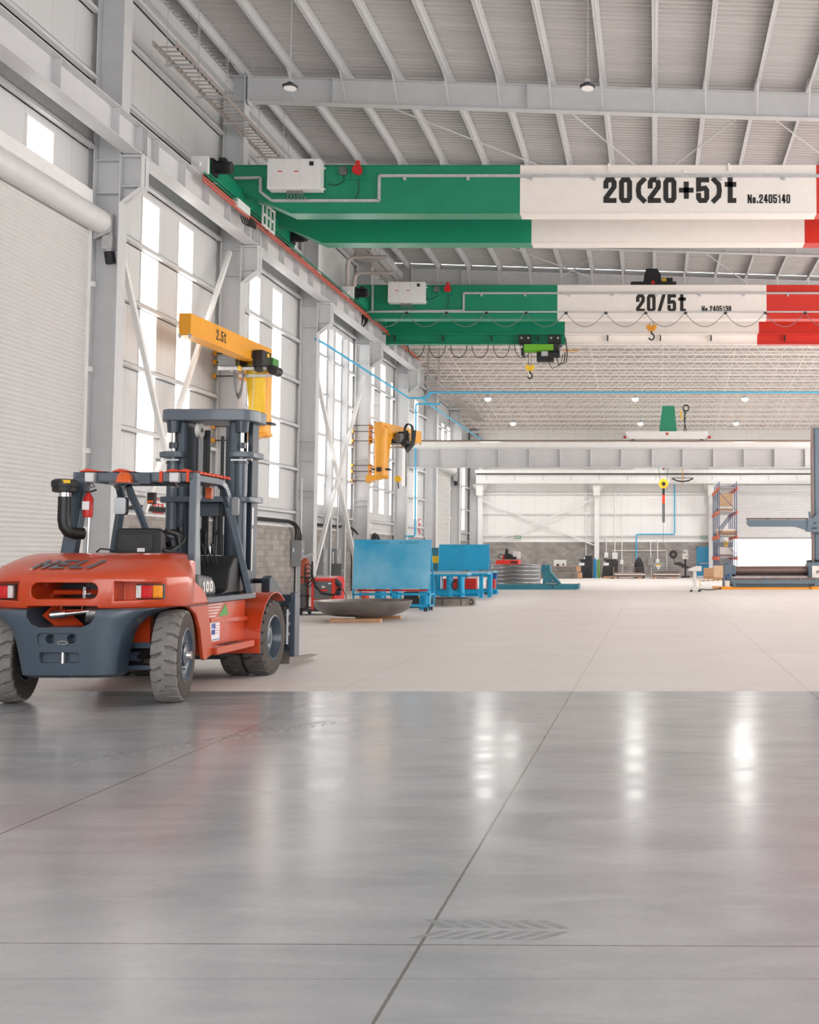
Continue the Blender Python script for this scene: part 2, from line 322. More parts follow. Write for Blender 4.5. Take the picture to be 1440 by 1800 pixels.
def strokes(m, text, org, ux, uz, h, w, t, gap, slant=0.0, depth=0.004):
    """Adds the text to mesh m, upright along uz, running along ux."""
    org, ux, uz = Vector(org), Vector(ux).normalized(), Vector(uz).normalized(); nn = ux.cross(uz); x = 0.0
    for ch in text:
        lines, aw = G[ch]
        for ln in lines:
            P = [Vector((x + t / 2 + px * w + slant * (py * (h - t)), t / 2 + py * (h - t))) for px, py in ln]
            closed = ln[0] == ln[-1] and len(ln) > 3
            if closed: P = P[:-1]
            n = len(P); Ls = []; Rs = []
            for i in range(n):
                a = P[i - 1] if (i > 0 or closed) else None; c = P[(i + 1) % n] if (i < n - 1 or closed) else None
                d1 = (P[i] - a).normalized() if a is not None else None; d2 = (c - P[i]).normalized() if c is not None else None
                d1 = d1 or d2; d2 = d2 or d1
                n1, n2 = Vector((-d1.y, d1.x)), Vector((-d2.y, d2.x)); mm = (n1 + n2)
                mm = mm / max(0.35, 1 + n1.dot(n2)) if mm.length > 1e-3 else n1
                e = Vector((0, 0))
                if not closed and i == 0: e = -d2 * (t / 2)
                if not closed and i == n - 1: e = d1 * (t / 2)
                Ls.append(P[i] + mm * (t / 2) + e); Rs.append(P[i] - mm * (t / 2) + e)
            k = n if closed else n - 1
            for i in range(k):
                j = (i + 1) % n; q = [Ls[i], Ls[j], Rs[j], Rs[i]]
                fr = [org + ux * p.x + uz * p.y + nn * depth for p in q]; bk = [org + ux * p.x + uz * p.y for p in q]
                m.add(fr + bk, [(0, 1, 2, 3), (0, 4, 5, 1), (1, 5, 6, 2), (2, 6, 7, 3), (3, 7, 4, 0), (4, 7, 6, 5)])
        x += aw * w + t + gap
    return x
setup_mats()
# ------------------------------------------------------------------ the hall: frames every 8 m along Y, wall plane on the -X side
YF = [26.97 + 8 * i for i in range(-1, 8)]            # frame lines, YF[1] is the first column in view
WX, CX0, CX1 = -14.0, -13.19, -13.86                   # wall face, column inner and outer flange
FAR = 83.35
def roof_z(x): return 17.12 - 0.0317 * (x + 13.1)      # top of the rafters of the tall bays
def low_z(y): return 13.15 - 0.108 * (y - 59.0)        # bottom chord of the joists of the cross bay

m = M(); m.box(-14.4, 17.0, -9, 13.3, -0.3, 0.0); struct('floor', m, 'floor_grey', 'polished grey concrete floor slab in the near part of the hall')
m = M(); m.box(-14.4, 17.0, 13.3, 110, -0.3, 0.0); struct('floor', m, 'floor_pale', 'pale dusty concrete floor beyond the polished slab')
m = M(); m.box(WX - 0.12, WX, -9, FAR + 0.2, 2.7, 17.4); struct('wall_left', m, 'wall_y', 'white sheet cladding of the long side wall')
m = M(); m.box(WX - 0.12, WX + 0.08, -9, FAR + 0.2, 0, 2.7); struct('base_wall_left', m, 'block_y', 'grey concrete block base of the long side wall')
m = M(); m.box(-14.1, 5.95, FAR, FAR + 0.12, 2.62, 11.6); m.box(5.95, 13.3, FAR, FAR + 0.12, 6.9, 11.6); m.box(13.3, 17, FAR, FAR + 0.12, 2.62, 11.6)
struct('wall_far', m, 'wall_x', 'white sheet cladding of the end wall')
m = M(); m.box(-14.1, 5.95, FAR - 0.08, FAR + 0.12, 0, 2.62); m.box(13.3, 17, FAR - 0.08, FAR + 0.12, 0, 2.62)
struct('base_wall_far', m, 'block_x', 'grey concrete block base of the end wall')
m = M(); m.box(16.6, 16.75, -9, 59.2, 0, 17.0); struct('wall_right', m, 'wall_y')
m = M(); m.box(-14.1, -12, -9.1, -9, 0, 17.4); m.box(14, 16.7, -9.1, -9, 0, 17.4); m.box(-12, 14, -9.1, -9, 11.0, 17.4); struct('unseen_wall_back', m, 'wall_x')  # unseen wall added to cut light from behind, opening sized for brightness
m = M(); m.prism([(WX, 13.7), (16.6, 13.7), (16.6, roof_z(16.6) + .285), (WX, roof_z(WX) + .285)], 'y', 59.0, 59.1); m.box(16.6, 16.75, 59.2, FAR + .2, 5.0, 13.9); m.box(16.6, 16.75, 59.2, 61, 0, 5); struct('wall_upper', m, 'wall_y', 'pale cladding step between the tall roof and the lower cross bay roof')  # side pieces are unseen, added to limit light entering the cross bay

# corrugated roof deck of the tall bays, ribs running across
m = M(); ys = []; y = -9.0
while y < 59.0:
    ys += [(y, 0), (y + 0.12, 0), (y + 0.15, 0.045), (y + 0.22, 0.045)]; y += 0.25
x0, x1 = -14.1, 16.6
vs = [(x, yy, roof_z(x) + 0.27 + dz) for yy, dz in ys for x in (x0, x1)]
m.add(vs, [(2 * i, 2 * i + 1, 2 * i + 3, 2 * i + 2) for i in range(len(ys) - 1)])
struct('ceiling', m, 'deck', 'grey corrugated steel roof deck over the tall bays')
m = M(); ys = []; y = 59.2
while y < FAR + 0.2:
    ys += [(y, 0), (y + 0.1, 0), (y + 0.13, 0.04), (y + 0.2, 0.04)]; y += 0.23
vs = [(x, yy, low_z(yy) + 0.66 + dz) for yy, dz in ys for x in (x0, x1)]
m.add(vs, [(2 * i, 2 * i + 1, 2 * i + 3, 2 * i + 2) for i in range(len(ys) - 1)])
struct('ceiling', m, 'deck_pale', 'pale corrugated roof deck over the lower cross bay')

# columns with a crane corbel
for i, y in enumerate(YF):
    if i == 0: continue
    top = roof_z(-13.5) - 0.02 if y < 60 else low_z(y) + 0.5
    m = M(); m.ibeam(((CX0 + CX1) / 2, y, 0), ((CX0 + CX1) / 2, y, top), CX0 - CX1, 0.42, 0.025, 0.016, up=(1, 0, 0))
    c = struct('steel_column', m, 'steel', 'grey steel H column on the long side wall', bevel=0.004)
    st = M()
    for z in (10.55, 11.38): st.box(CX1 + 0.03, CX0 - 0.03, y - 0.19, y + 0.19, z, z + 0.02)
    for z in (5.3, 5.75, 6.05, 3.9, 4.15):
        if i in (3, 4): st.box(CX1 + 0.03, CX0 - 0.03, y - 0.2, y + 0.2, z, z + 0.016)
    obj('stiffener_plate', st, 'steel', c)
    if y < 60:
        cb = M(); cb.prism([(CX0, 10.35), (CX0 + 0.1, 10.35), (CX0 + 0.52, 10.75), (CX0 + 0.52, 11.5), (CX0, 11.5)], 'y', y - 0.012, y + 0.012)
        cb.box(CX0, CX0 + 0.54, y - 0.2, y + 0.2, 11.48, 11.52); cb.box(CX0, CX0 + 0.52, y - 0.2, y + 0.2, 10.72, 10.74); cb.box(CX0 + 0.5, CX0 + 0.52, y - 0.2, y + 0.2, 10.74, 11.48)
        cb.add([(CX0, y - .2, 10.33), (CX0, y + .2, 10.33), (CX0 + .5, y + .2, 10.73), (CX0 + .5, y - .2, 10.73)], [(0, 1, 2, 3)])
        obj('corbel', cb, 'steel', c)
# wind posts in the third bay
for y in (46.4, 48.55):
    m = M(); m.ibeam((-13.72, y, 0), (-13.72, y, 11.2), 0.3, 0.16, 0.012, 0.01, up=(1, 0, 0)); struct('steel_column', m, 'steel', 'slim grey wind post on the side wall between two columns')
# end wall columns with small corbels
for x in (-13.05, -4.3, 4.28, 13.2):
    m = M(); m.ibeam((x, FAR - 0.4, 0), (x, FAR - 0.4, 10.4), 0.5, 0.34, 0.02, 0.014, up=(0, 1, 0))
    m.box(x - 0.24, x + 0.24, FAR - 1.05, FAR - 0.65, 6.1, 6.9)
    for s in (-1, 1): m.prism([(x, 6.1), (x + s * 0.55, 6.85), (x + s * 0.55, 6.95), (x, 6.95)], 'y', FAR - 0.75, FAR - 0.72)
    struct('steel_column', m, 'steel_white', 'pale steel column against the end wall')

# wall girts
for z in (3.33, 5.0, 6.68, 8.4, 10.0, 11.75, 13.5, 15.2, 16.55):
    m = M()
    for i in range(len(YF) - 1):
        y0, y1 = YF[i] + 0.22, YF[i + 1] - 0.22
        if y0 < 27 and z < 10.5: continue
        if z > 12.5 and y0 > 58: continue
        if 66 < y0 < 70 and z < 8: continue
        m.box(WX, WX + 0.2, y0, y1, z, z + 0.012); m.box(WX + 0.19, WX + 0.2, y0, y1, z - 0.09, z + 0.012); m.box(WX, WX + 0.2, y0, y1, z - 0.1, z - 0.09)
        m.box(WX, WX + 0.05, y0, y1, z - 0.1, z)
    struct('girt_trim', m, 'steel', 'grey channel girt along the side wall')
for z in (3.2, 4.85, 6.35, 8.4, 9.6):
    m = M(); x1 = 5.9 if z < 7 else 16
    m.box(-13.9, x1, FAR - 0.2, FAR, z, z + 0.012); m.box(-13.9, x1, FAR - 0.2, FAR - 0.19, z - 0.12, z)
    struct('girt_trim', m, 'steel_white', 'pale channel girt along the end wall')
m = M(); m.box(WX, WX + 0.12, 27.2, FAR, 2.7, 2.74); m.box(WX, WX + 0.1, 27.2, FAR, 2.95, 2.97); struct('trim_1', m, 'steel_white', 'sill angle on top of the block base')
m = M(); m.box(-13.9, 5.9, FAR - 0.1, FAR, 2.62, 2.68); struct('trim_2', m, 'steel_white', 'sill angle on top of the end wall block base')

# daylight strips in the cladding, one window each
k = 1
def strip(y0, y1, z0, z1):
    global k
    m = M(); m.box(WX - 0.02, WX + 0.012, y0, y1, z0, z1); w = struct('window_%d' % k, m, 'pane', 'tall translucent daylight strip in the side wall')
    fr = M(); 
    for a, b in ((y0 - 0.04, y0), (y1, y1 + 0.04)): fr.box(WX - 0.02, WX + 0.03, a, b, z0 - 0.04, z1 + 0.04)
    fr.box(WX - 0.02, WX + 0.03, y0, y1, z0 - 0.04, z0); fr.box(WX - 0.02, WX + 0.03, y0, y1, z1, z1 + 0.04)
    obj('window_frame', fr, 'steel_white', w); k += 1
for i in range(1, 5):
    for off in (2.7, 5.0): strip(YF[i] + off, YF[i] + off + 0.98, 3.76, 11.4)
strip(YF[3] + 7.25, YF[3] + 7.75, 3.76, 11.4); strip(YF[4] + 7.2, YF[4] + 7.6, 3.76, 10.8)
strip(24.1, 25.15, 10.55, 11.42); strip(YF[5] + 5.0, YF[5] + 5.98, 3.76, 10.7)
for o in (3.2, 5.2, 7.2): strip(YF[6] + o, YF[6] + o + 0.9, 7.9, 10.3)
strip(YF[7] + 5.2, YF[7] + 6.3, 3.5, 9.9); strip(18.6, 19.6, 10.55, 11.42)
for y in [13 + 2.3 * q for q in range(20)]:  # added out of view: glowing strips that light the hall from the right
    m = M(); m.box(16.57, 16.62, y, y + 1.35, 2.4, 11.8); struct('window_%d' % k, m, 'pane_fill'); k += 1

# roller shutter doors
def shutter(n, y0, y1, ztop, label, pitch=0.105):
    x = WX + 0.16; m = M(); pr = []; z = 0.02
    while z < ztop: pr += [(x + 0.0, z), (x + 0.028, z + pitch * 0.35), (x + 0.028, z + pitch * 0.72), (x + 0.0, z + pitch * 0.98)]; z += pitch
    vs = [(px, yy, pz) for px, pz in pr for yy in (y0, y1)]
    m.add(vs, [(2 * i, 2 * i + 1, 2 * i + 3, 2 * i + 2) for i in range(len(pr) - 1)])
    d = struct('door_%d' % n, m, 'curtain', label)
    g = M()
    for a, b in ((y1 - 0.02, y1 + 0.1),): g.box(WX, x + 0.06, a, b, 0, ztop + 0.1)
    if n == 2: g.box(WX, x + 0.06, y0 - 0.1, y0 + 0.02, 0, ztop + 0.1)
    for z in (2.2, 4.1, 6.1, 8.2): g.box(WX, x + 0.12, y1 + 0.1, y1 + 0.22, z, z + 0.12)
    obj('guide_rail', g, 'steel_white', d)
    b = M(); b.cyl((x + 0.2, y0 - 0.1, ztop + 0.22), (x + 0.2, y1 + 0.15, ztop + 0.22), 0.29, 24); obj('barrel', b, 'barrel', d, smooth=True)
    hd = M(); hd.box(WX, x + 0.1, y0, y1, ztop + 0.4, ztop + 0.95); obj('header', hd, 'steel_white', d)
    mo = M(); mo.prism([(x - 0.1, ztop - 0.3), (x + 0.5, ztop - 0.02), (x + 0.5, ztop + 0.3), (x - 0.1, ztop - 0.1)], 'y', y1 + 0.15, y1 + 0.18)
    mo.cyl((x + 0.38, y1 + 0.32, ztop + 0.45), (x + 0.38, y1 + 0.32, ztop - 0.5), 0.1); mo.box(x + 0.25, x + 0.5, y1 + 0.2, y1 + 0.42, ztop - 0.45, ztop - 0.1)
    mm = obj('door_motor', mo, 'galv', d, smooth=True)
    cp = M(); cp.cyl((x + 0.38, y1 + 0.32, ztop - 0.5), (x + 0.42, y1 + 0.34, ztop - 0.78), 0.12); obj('motor_cap', cp, 'black', mm)
    return d
shutter(1, 17.2, 26.55, 9.6, 'closed white roller shutter door beside the forklift truck')
shutter(2, 68.6, 74.4, 7.15, 'closed white roller shutter door in the side wall far down the hall')
# end wall shutter, part raised, daylight under it
m = M(); pr = []; z = 2.95
while z < 6.5: pr += [(FAR + 0.02, z), (FAR - 0.01, z + 0.05), (FAR - 0.01, z + 0.1), (FAR + 0.02, z + 0.14)]; z += 0.15
m.add([(xx, py, pz) for py, pz in pr for xx in (6.0, 13.2)], [(2 * i, 2 * i + 1, 2 * i + 3, 2 * i + 2) for i in range(len(pr) - 1)])
d3 = struct('door_3', m, 'curtain', 'white roller shutter door in the end wall, raised to leave a bright opening')
b = M(); b.box(6.0, 13.2, FAR - 0.03, FAR + 0.05, 2.86, 2.97); obj('bottom_bar', b, 'cabgrey', d3)
b = M(); b.box(6.0, 13.2, FAR - 0.5, FAR, 6.45, 6.9); obj('barrel_box', b, 'barrel', d3)
b = M(); b.box(5.9, 6.0, FAR - 0.1, FAR + 0.1, 0, 6.9); b.box(13.2, 13.3, FAR - 0.1, FAR + 0.1, 0, 6.9); obj('guide_rail', b, 'steel_white', d3)
m = M(); m.box(6.1, 13.1, FAR - .02, FAR + .01, 6.5, 6.72); 
# blue personnel door
m = M(); m.box(3.27, 4.27, FAR - 0.13, FAR - 0.08, 0.02, 2.2); d4 = struct('door_4', m, 'doorblue', 'blue steel personnel door with push bar in the end wall')
b = M(); b.box(3.2, 3.27, FAR - 0.15, FAR - 0.05, 0, 2.28); b.box(4.27, 4.34, FAR - 0.15, FAR - 0.05, 0, 2.28); b.box(3.2, 4.34, FAR - 0.15, FAR - 0.05, 2.2, 2.28); obj('door_frame', b, 'doorblue', d4)
b = M(); b.box(3.35, 4.2, FAR - 0.2, FAR - 0.16, 1.0, 1.07); b.box(3.35, 3.4, FAR - 0.2, FAR - 0.13, 1, 1.07); b.box(4.15, 4.2, FAR - 0.2, FAR - 0.13, 1, 1.07); obj('push_bar', b, 'galv', d4)
b = M(); b.box(3.27, 4.27, FAR - 0.14, FAR - 0.08, 0.0, 0.09); obj('kick_strip', b, 'paper', d4)

# rafters with purlin braces, and purlins
PX = [0.02 + 1.66 * j for j in range(-8, 11)]
for i, y in enumerate(YF):
    if y > 60 or y < 26: continue
    m = M(); a, b = -13.1, 16.4
    if i == 5: y -= 0.05
    za, zb = roof_z(a) - 0.43, roof_z(b) - 0.43
    m.ibeam((a, y, za), (b, y, zb), 0.84, 0.3, 0.02, 0.012); m.box(a - 0.02, a + 0.02, y - 0.17, y + 0.17, za - 0.5, za + 0.5)
    m.box(-13.75, a, y - 0.15, y + 0.15, za + 0.38, za + 0.42); m.box(-13.75, a, y - 0.006, y + 0.006, za - 0.42, za + 0.42); m.box(-13.75, a, y - 0.15, y + 0.15, za - 0.42, za - 0.4)
    r = struct('rafter_beam', m, 'steel', 'deep grey plate rafter across the tall bay')
    br = M()
    for x in PX[1:]:
        br.bar((x, y - 0.05, roof_z(x) - 0.84), (x - 0.05, y - 0.85, roof_z(x) + 0.1), 0.05, 0.012)
        br.bar((x, y + 0.05, roof_z(x) - 0.84), (x - 0.05, y + 0.85, roof_z(x) + 0.1), 0.05, 0.012)
    obj('purlin_brace', br, 'steel', r)
    en = M(); en.box(a + 2.7, a + 2.72, y - 0.15, y + 0.15, roof_z(a + 2.7) - 0.83, roof_z(a + 2.7) - 0.04); en.box(a + 9, a + 9.02, y - 0.15, y + 0.15, roof_z(a + 9) - 0.83, roof_z(a + 9) - 0.04)
    obj('splice_plate', en, 'steel', r)
for x in PX:
    z = roof_z(x); m = M()
    m.box(x - 0.006, x + 0.006, 9, 59.1, z, z + 0.25); m.box(x - 0.1, x, 9, 59.1, z, z + 0.012); m.box(x, x + 0.1, 9, 59.1, z + 0.24, z + 0.252); m.box(x - 0.1, x - 0.09, 9, 59.1, z, z + 0.03)
    p = struct('purlin_beam', m, 'steel', 'long grey purlin under the corrugated roof deck')
    lp = M()
    for y in YF[1:6]: lp.box(x - 0.11, x + 0.012, y - 0.75, y + 0.75, z - 0.012, z + 0.2)
    obj('lap_splice', lp, 'steel', p)
m = M(); m.box(-13.85, -13.6, 9, 59, 16.55, 16.9); struct('roof_eave_beam', m, 'steel', 'grey eave strut at the top of the side wall')

# joists of the cross bay: two chords and a zigzag web each
y = 60.0; n = 0
while y < 82.6:
    z = low_z(y); m = M(); a, b = -13.9, 16.0
    for dy in (-0.04, 0.04): m.bar((a, y + dy, z), (b, y + dy, z), 0.05, 0.05); m.bar((a, y + dy, z + 0.6), (b, y + dy, z + 0.6), 0.05, 0.05)
    j = struct('joist_beam', m, 'joist', 'pale open web joist under the lower roof')
    w = M(); x = a; up = True
    while x < b: w.bar((x, y, z + (0 if up else 0.6)), (x + 0.5, y, z + (0.6 if up else 0)), 0.04, 0.04, up=(0, 1, 0)); x += 0.5; up = not up
    obj('web_bar', w, 'joist', j); y += 1.42; n += 1
for x in (-11.5, -7.5, -3.5, 0.5, 4.5, 8.5):
    m = M(); m.bar((x, 59.4, low_z(59.4) + 0.02), (x, 83, low_z(83) + 0.02), 0.03, 0.03)
    for yy in [60 + 1.42 * q for q in range(16)]:
        if int(yy * 7 + x) % 2: m.bar((x, yy, low_z(yy)), (x, yy + 1.42, low_z(yy) + 0.5), 0.025, 0.025)
    struct('bridging_trim', m, 'joist', 'thin bridging angle tying the joists together')

# ------------------------------------------------------------------ crane runways
bays = [('beside the roller shutter door', -1), ('above the first daylight strips past the shutter', 1), ('in the bay between the two orange jib cranes', 2), ('between the wind posts and the farther jib crane', 3), ('ending at the cross girder', 4)]
RX = -12.9
for lbl, i in bays:
    i0 = max(i, 0); y0, y1 = (14.0, YF[1]) if i < 0 else (YF[i0], YF[i0 + 1])
    t = thing('crane_runway_girder', 'white crane runway girder on corbels ' + lbl, 'girder', (RX, y0, 11.55), 'crane runway girders along the side wall')
    m = M(); m.ibeam((RX, y0 + 0.01, 11.91), (RX, y1 - 0.01, 11.91), 0.74, 0.44, 0.022, 0.012); obj('girder', m, 'steel', t)
    s = M(); n = 5; 
    for q in range(n):
        y = y0 + (q + 0.5) * (y1 - y0) / n; s.box(RX - 0.2, RX + 0.2, y - 0.006, y + 0.006, 11.57, 12.25)
    for y in (y0 + 0.04, y0 + 0.14, y1 - 0.14, y1 - 0.05): s.box(RX - 0.2, RX + 0.2, y - 0.008, y + 0.008, 11.57, 12.25)
    obj('stiffener', s, 'steel', t)
m = M(); m.bar((RX, 14, 12.34), (RX, 58.9, 12.34), 0.07, 0.11); m.bar((RX, 14, 12.29), (RX, 58.9, 12.29), 0.14, 0.02); tag(obj('crane_rail', m, 'rail_rust'), 'rusty crane rail running along the top of the white runway girders', 'rail')
t = thing('conductor_rail', 'red enclosed conductor bars beneath the crane rail along the runway', 'power rail', (-12.62, 30, 12.1))
for q in range(4):
    m = M(); m.bar((-12.6 + 0.035 * (q % 2), 30.2, 12.2 - 0.055 * q), (-12.6 + 0.035 * (q % 2), 58.6, 12.2 - 0.055 * q), 0.03, 0.035); obj('conductor_bar', m, 'rail_red', t)
m = M(); m.bar((-12.55, 30.2, 12.27), (-12.55, 58.6, 12.27), 0.03, 0.035); obj('earth_bar', m, 'green', t, label='green earth bar')
m = M()
for q in range(12): m.bar((-12.9, 31 + q * 2.4, 12.24), (-12.5, 31 + q * 2.4, 12.24), 0.04, 0.02)
obj('bracket', m, 'galv', t)

# transverse girder carrying the cross bay crane
GY = 58.97
t = thing('cross_girder', 'deep pale plate girder spanning the hall with box top and regular stiffeners', 'girder', (0, GY, 6.3))
m = M(); m.box(-13.3, 16, GY - 0.006, GY + 0.006, 6.35, 7.35); m.box(-13.5, 16, GY - 0.25, GY + 0.25, 6.32, 6.35); obj('web', m, 'steel', t)
m = M(); m.prism([(GY - 0.16, 7.3), (GY + 0.35, 7.3), (GY + 0.35, 7.72), (GY - 0.16, 7.72), (GY - 0.34, 7.66), (GY - 0.34, 7.4)], 'x', -13.35, 16); obj('top_box', m, 'steel_white', t)
m = M(); m.bar((-13.3, GY, 7.76), (16, GY, 7.76), 0.08, 0.09); obj('rail', m, 'rail_rust', t)
x = -13.25
while x < 16: m = M(); m.box(x, x + 0.016, GY - 0.2, GY + 0.2, 6.35, 7.3); obj('stiffener', m, 'steel', t); x += 1.64
m = M(); m.prism([(-13.3, 5.7), (-13.15, 6.32), (-13.3, 6.32)], 'y', GY - 0.1, GY + 0.1); m.box(-13.45, -13.28, GY - .26, GY + .26, 5.3, 7.3); obj('end_plate', m, 'steel_white', t)
t = thing('end_wall_runway', 'pale crane runway girder along the end wall', 'girder', (0, 82.2, 6.95))
m = M(); m.ibeam((-13.3, 82.2, 7.3), (16, 82.2, 7.3), 0.66, 0.4, 0.02, 0.012); obj('girder', m, 'steel_white', t)
m = M(); m.bar((-13.3, 82.2, 7.69), (16, 82.2, 7.69), 0.08, 0.1); obj('rail', m, 'dark', t)
m = M(); m.bar((-13.3, 81.8, 7.85), (16, 81.8, 7.85), 0.06, 0.25); obj('conductor_channel', m, 'steel_white', t)
m = M()
for q in range(14): m.tube([(-12.5 + q * 2.1, 81.95, 7.6), (-12.45 + q * 2.1, 81.9, 7.4), (-12.5 + q * 2.1, 81.95, 7.25)], 0.012, 5)
obj('hanger_wire', m, 'cableg', t)

# diagonal bracing
def brace(name, p0, p1, lbl, r=0.05, mt='steel_white', grp=None):
    m = M(); m.bar(p0, p1, r * 2, r * 2); tag(obj(name, m, mt), lbl, 'brace', grp)
brace('diagonal_brace', (-13.3, 27.15, 9.2), (-13.35, 31.0, 2.8), 'pale diagonal brace falling from the first column to behind the forklift mast', 0.06)
brace('diagonal_brace', (-13.55, 34.75, 11.3), (-13.55, 29.3, 2.75), 'pale diagonal brace rising behind the orange jib arm tip', 0.06)
brace('diagonal_brace', (-13.5, 43.2, 9.6), (-13.5, 50.8, 0.3), 'pale diagonal brace falling towards the blue welding screen', 0.07)
brace('diagonal_brace', (-13.45, 43.2, 0.3), (-13.45, 50.8, 9.9), 'pale diagonal brace rising from the gas cylinder to the farther jib crane', 0.07)
brace('diagonal_brace', (-12.9, FAR - 0.35, 5.75), (-4.5, FAR - 0.35, 2.4), 'thin brace falling across the end wall towards the blue and green cylinders', 0.05)
brace('diagonal_brace', (-12.0, FAR - 0.45, 2.7), (-4.5, FAR - 0.45, 5.9), 'thin brace rising across the end wall from above the red machine', 0.05)
for i, (x0, y0, x1, y1, w) in enumerate([(-9.9, 35.2, -3.3, 42.8, 'above the front crane motor'), (-3.3, 35.2, 0.0, 42.8, 'above the green to white joint'), (3.3, 35.2, -0.0, 42.8, 'above the large stencilled numerals'), (3.3, 35.2, 8.3, 42.8, 'above the serial number of the front crane'),
                                          (-8.3, 51.2, -3.3, 58.6, 'between the two cranes over the siren'), (-1.6, 51.2, -5.0, 58.6, 'beside the black trolley winch'), (1.7, 51.2, 5.0, 58.6, 'over the red end of the farther crane')]):
    brace('roof_brace_rod', (x0, y0, roof_z(x0) - 0.3), (x1, y1, roof_z(x1) - 0.3), 'thin roof brace rod under the purlins ' + w, 0.018, 'steel', 'roof brace rods')
# ------------------------------------------------------------------ overhead cranes
def girder(m, y0, y1, zb, zt, taper, xg, xr, x1=13.0):
    """Box girder along X in three colour bands; y0..y1 webs, flange plates stick out a little."""
    xl = -13.25
    def seg(a, b, mi, tp):
        m.cur = mi
        if tp:
            pts = [(a, zb + 0.82), (a + 0.3, zb + 0.8), (a + tp, zb), (b, zb), (b, zt), (a, zt)]
            m.prism(pts, 'y', y0, y1)
            m.prism([(a, zb + 0.82), (a + 0.3, zb + 0.8), (a + tp, zb), (b, zb), (b, zb - 0.016), (a + tp - 0.01, zb - 0.016), (a + 0.3, zb + 0.784), (a, zb + 0.804)], 'y', y0 - 0.03, y1 + 0.03)
        else:
            m.box(a, b, y0, y1, zb, zt); m.box(a, b, y0 - 0.03, y1 + 0.03, zb - 0.016, zb)
        m.box(a, b, y0 - 0.03, y1 + 0.03, zt, zt + 0.016)
    seg(xl, xg, 0, taper); seg(xg, xr, 1, 0); seg(xr, x1, 2, 0)
CM = ['green', 'cwhite', 'cred']
def end_truck(t, y0, y1, z0=12.42):
    m = M(); m.box(-13.12, -12.68, y0 + 0.2, y1 - 0.2, z0 + 0.05, z0 + 0.5); e = obj('end_carriage', m, 'green', t, bevel=0.01)
    w = M()
    for y in (y0 + 0.5, y1 - 0.5): w.cyl((-13.0, y, z0 + 0.2), (-12.8, y, z0 + 0.2), 0.2, 20)
    obj('wheel', w, 'dark', e)
    b = M()
    for y, s in ((y0, 1), (y1, -1)):
        b.box(-13.14, -12.66, y + s * 0.12, y + s * 0.24, z0 + 0.02, z0 + 0.52); b.cyl((-12.9, y, z0 + 0.28), (-12.9, y + s * 0.14, z0 + 0.28), 0.07)
    obj('buffer', b, 'cab', e, bevel=0.006)
    for y in (y0 + 0.55, y1 - 0.55):
        d = M(); d.cyl((-12.66, y, z0 + 0.34), (-12.15, y, z0 + 0.34), 0.17, 20); d.box(-12.7, -12.6, y - 0.2, y + 0.2, z0 + 0.1, z0 + 0.55)
        for q in range(9): d.cyl((-12.58 + q * 0.04, y, z0 + 0.34), (-12.565 + q * 0.04, y, z0 + 0.34), 0.19, 18)
        d.box(-12.5, -12.3, y - 0.09, y + 0.09, z0 + 0.5, z0 + 0.6); obj('travel_motor', d, 'black', t)
def cabinet(t, x, y, z, w, h, d=0.42):
    m = M(); m.box(x, x + w, y - d, y, z, z + h); c = obj('control_cabinet', m, 'cab', t, bevel=0.008, label='white electrical cabinet')
    dm = M()
    for a, b in ((0.0, 0.31), (0.31, 0.62), (0.62, 1.0)): dm.box(x + w * a + 0.006, x + w * b - 0.006, y - d - 0.012, y - d, z + 0.012, z + h - 0.012)
    obj('cabinet_door', dm, 'cab', c, bevel=0.003)
    s = M(); s.box(x + w * 0.8, x + w * 0.88, y - d - 0.03, y - d - 0.01, z + h * 0.76, z + h * 0.9); obj('isolator_switch', s, 'black', c)
    l = M(); l.box(x + w * .2, x + w * .28, y - d - .016, y - d - .011, z + h * .55, z + h * .59); l.box(x + w * .51, x + w * .59, y - d - .016, y - d - .011, z + h * .55, z + h * .59); obj('warning_label', l, 'strap', c)
    g = M()
    for q in range(6): g.cyl((x + w * 0.35 + q * 0.085, y - d * 0.5, z - 0.1), (x + w * 0.35 + q * 0.085, y - d * 0.5, z), 0.03, 10); g.tube([(x + w * .35 + q * .085, y - d * .5, z - .08), (x + w * .35 + q * .1, y - d * .45, z - .18), (x + w * .3 + q * .13, y - .06, z - .24)], 0.014, 6)
    obj('cable_gland', g, 'cableg', c)
    b = M(); b.bar((x - 0.06, y - 0.04, z + h * 0.82), (x + w + 0.06, y - 0.04, z + h * 0.82), 0.06, 0.04); b.bar((x - 0.06, y - 0.04, z + 0.1), (x + w + 0.06, y - 0.04, z + 0.1), 0.06, 0.04); obj('mounting_bar', b, 'cab', c)
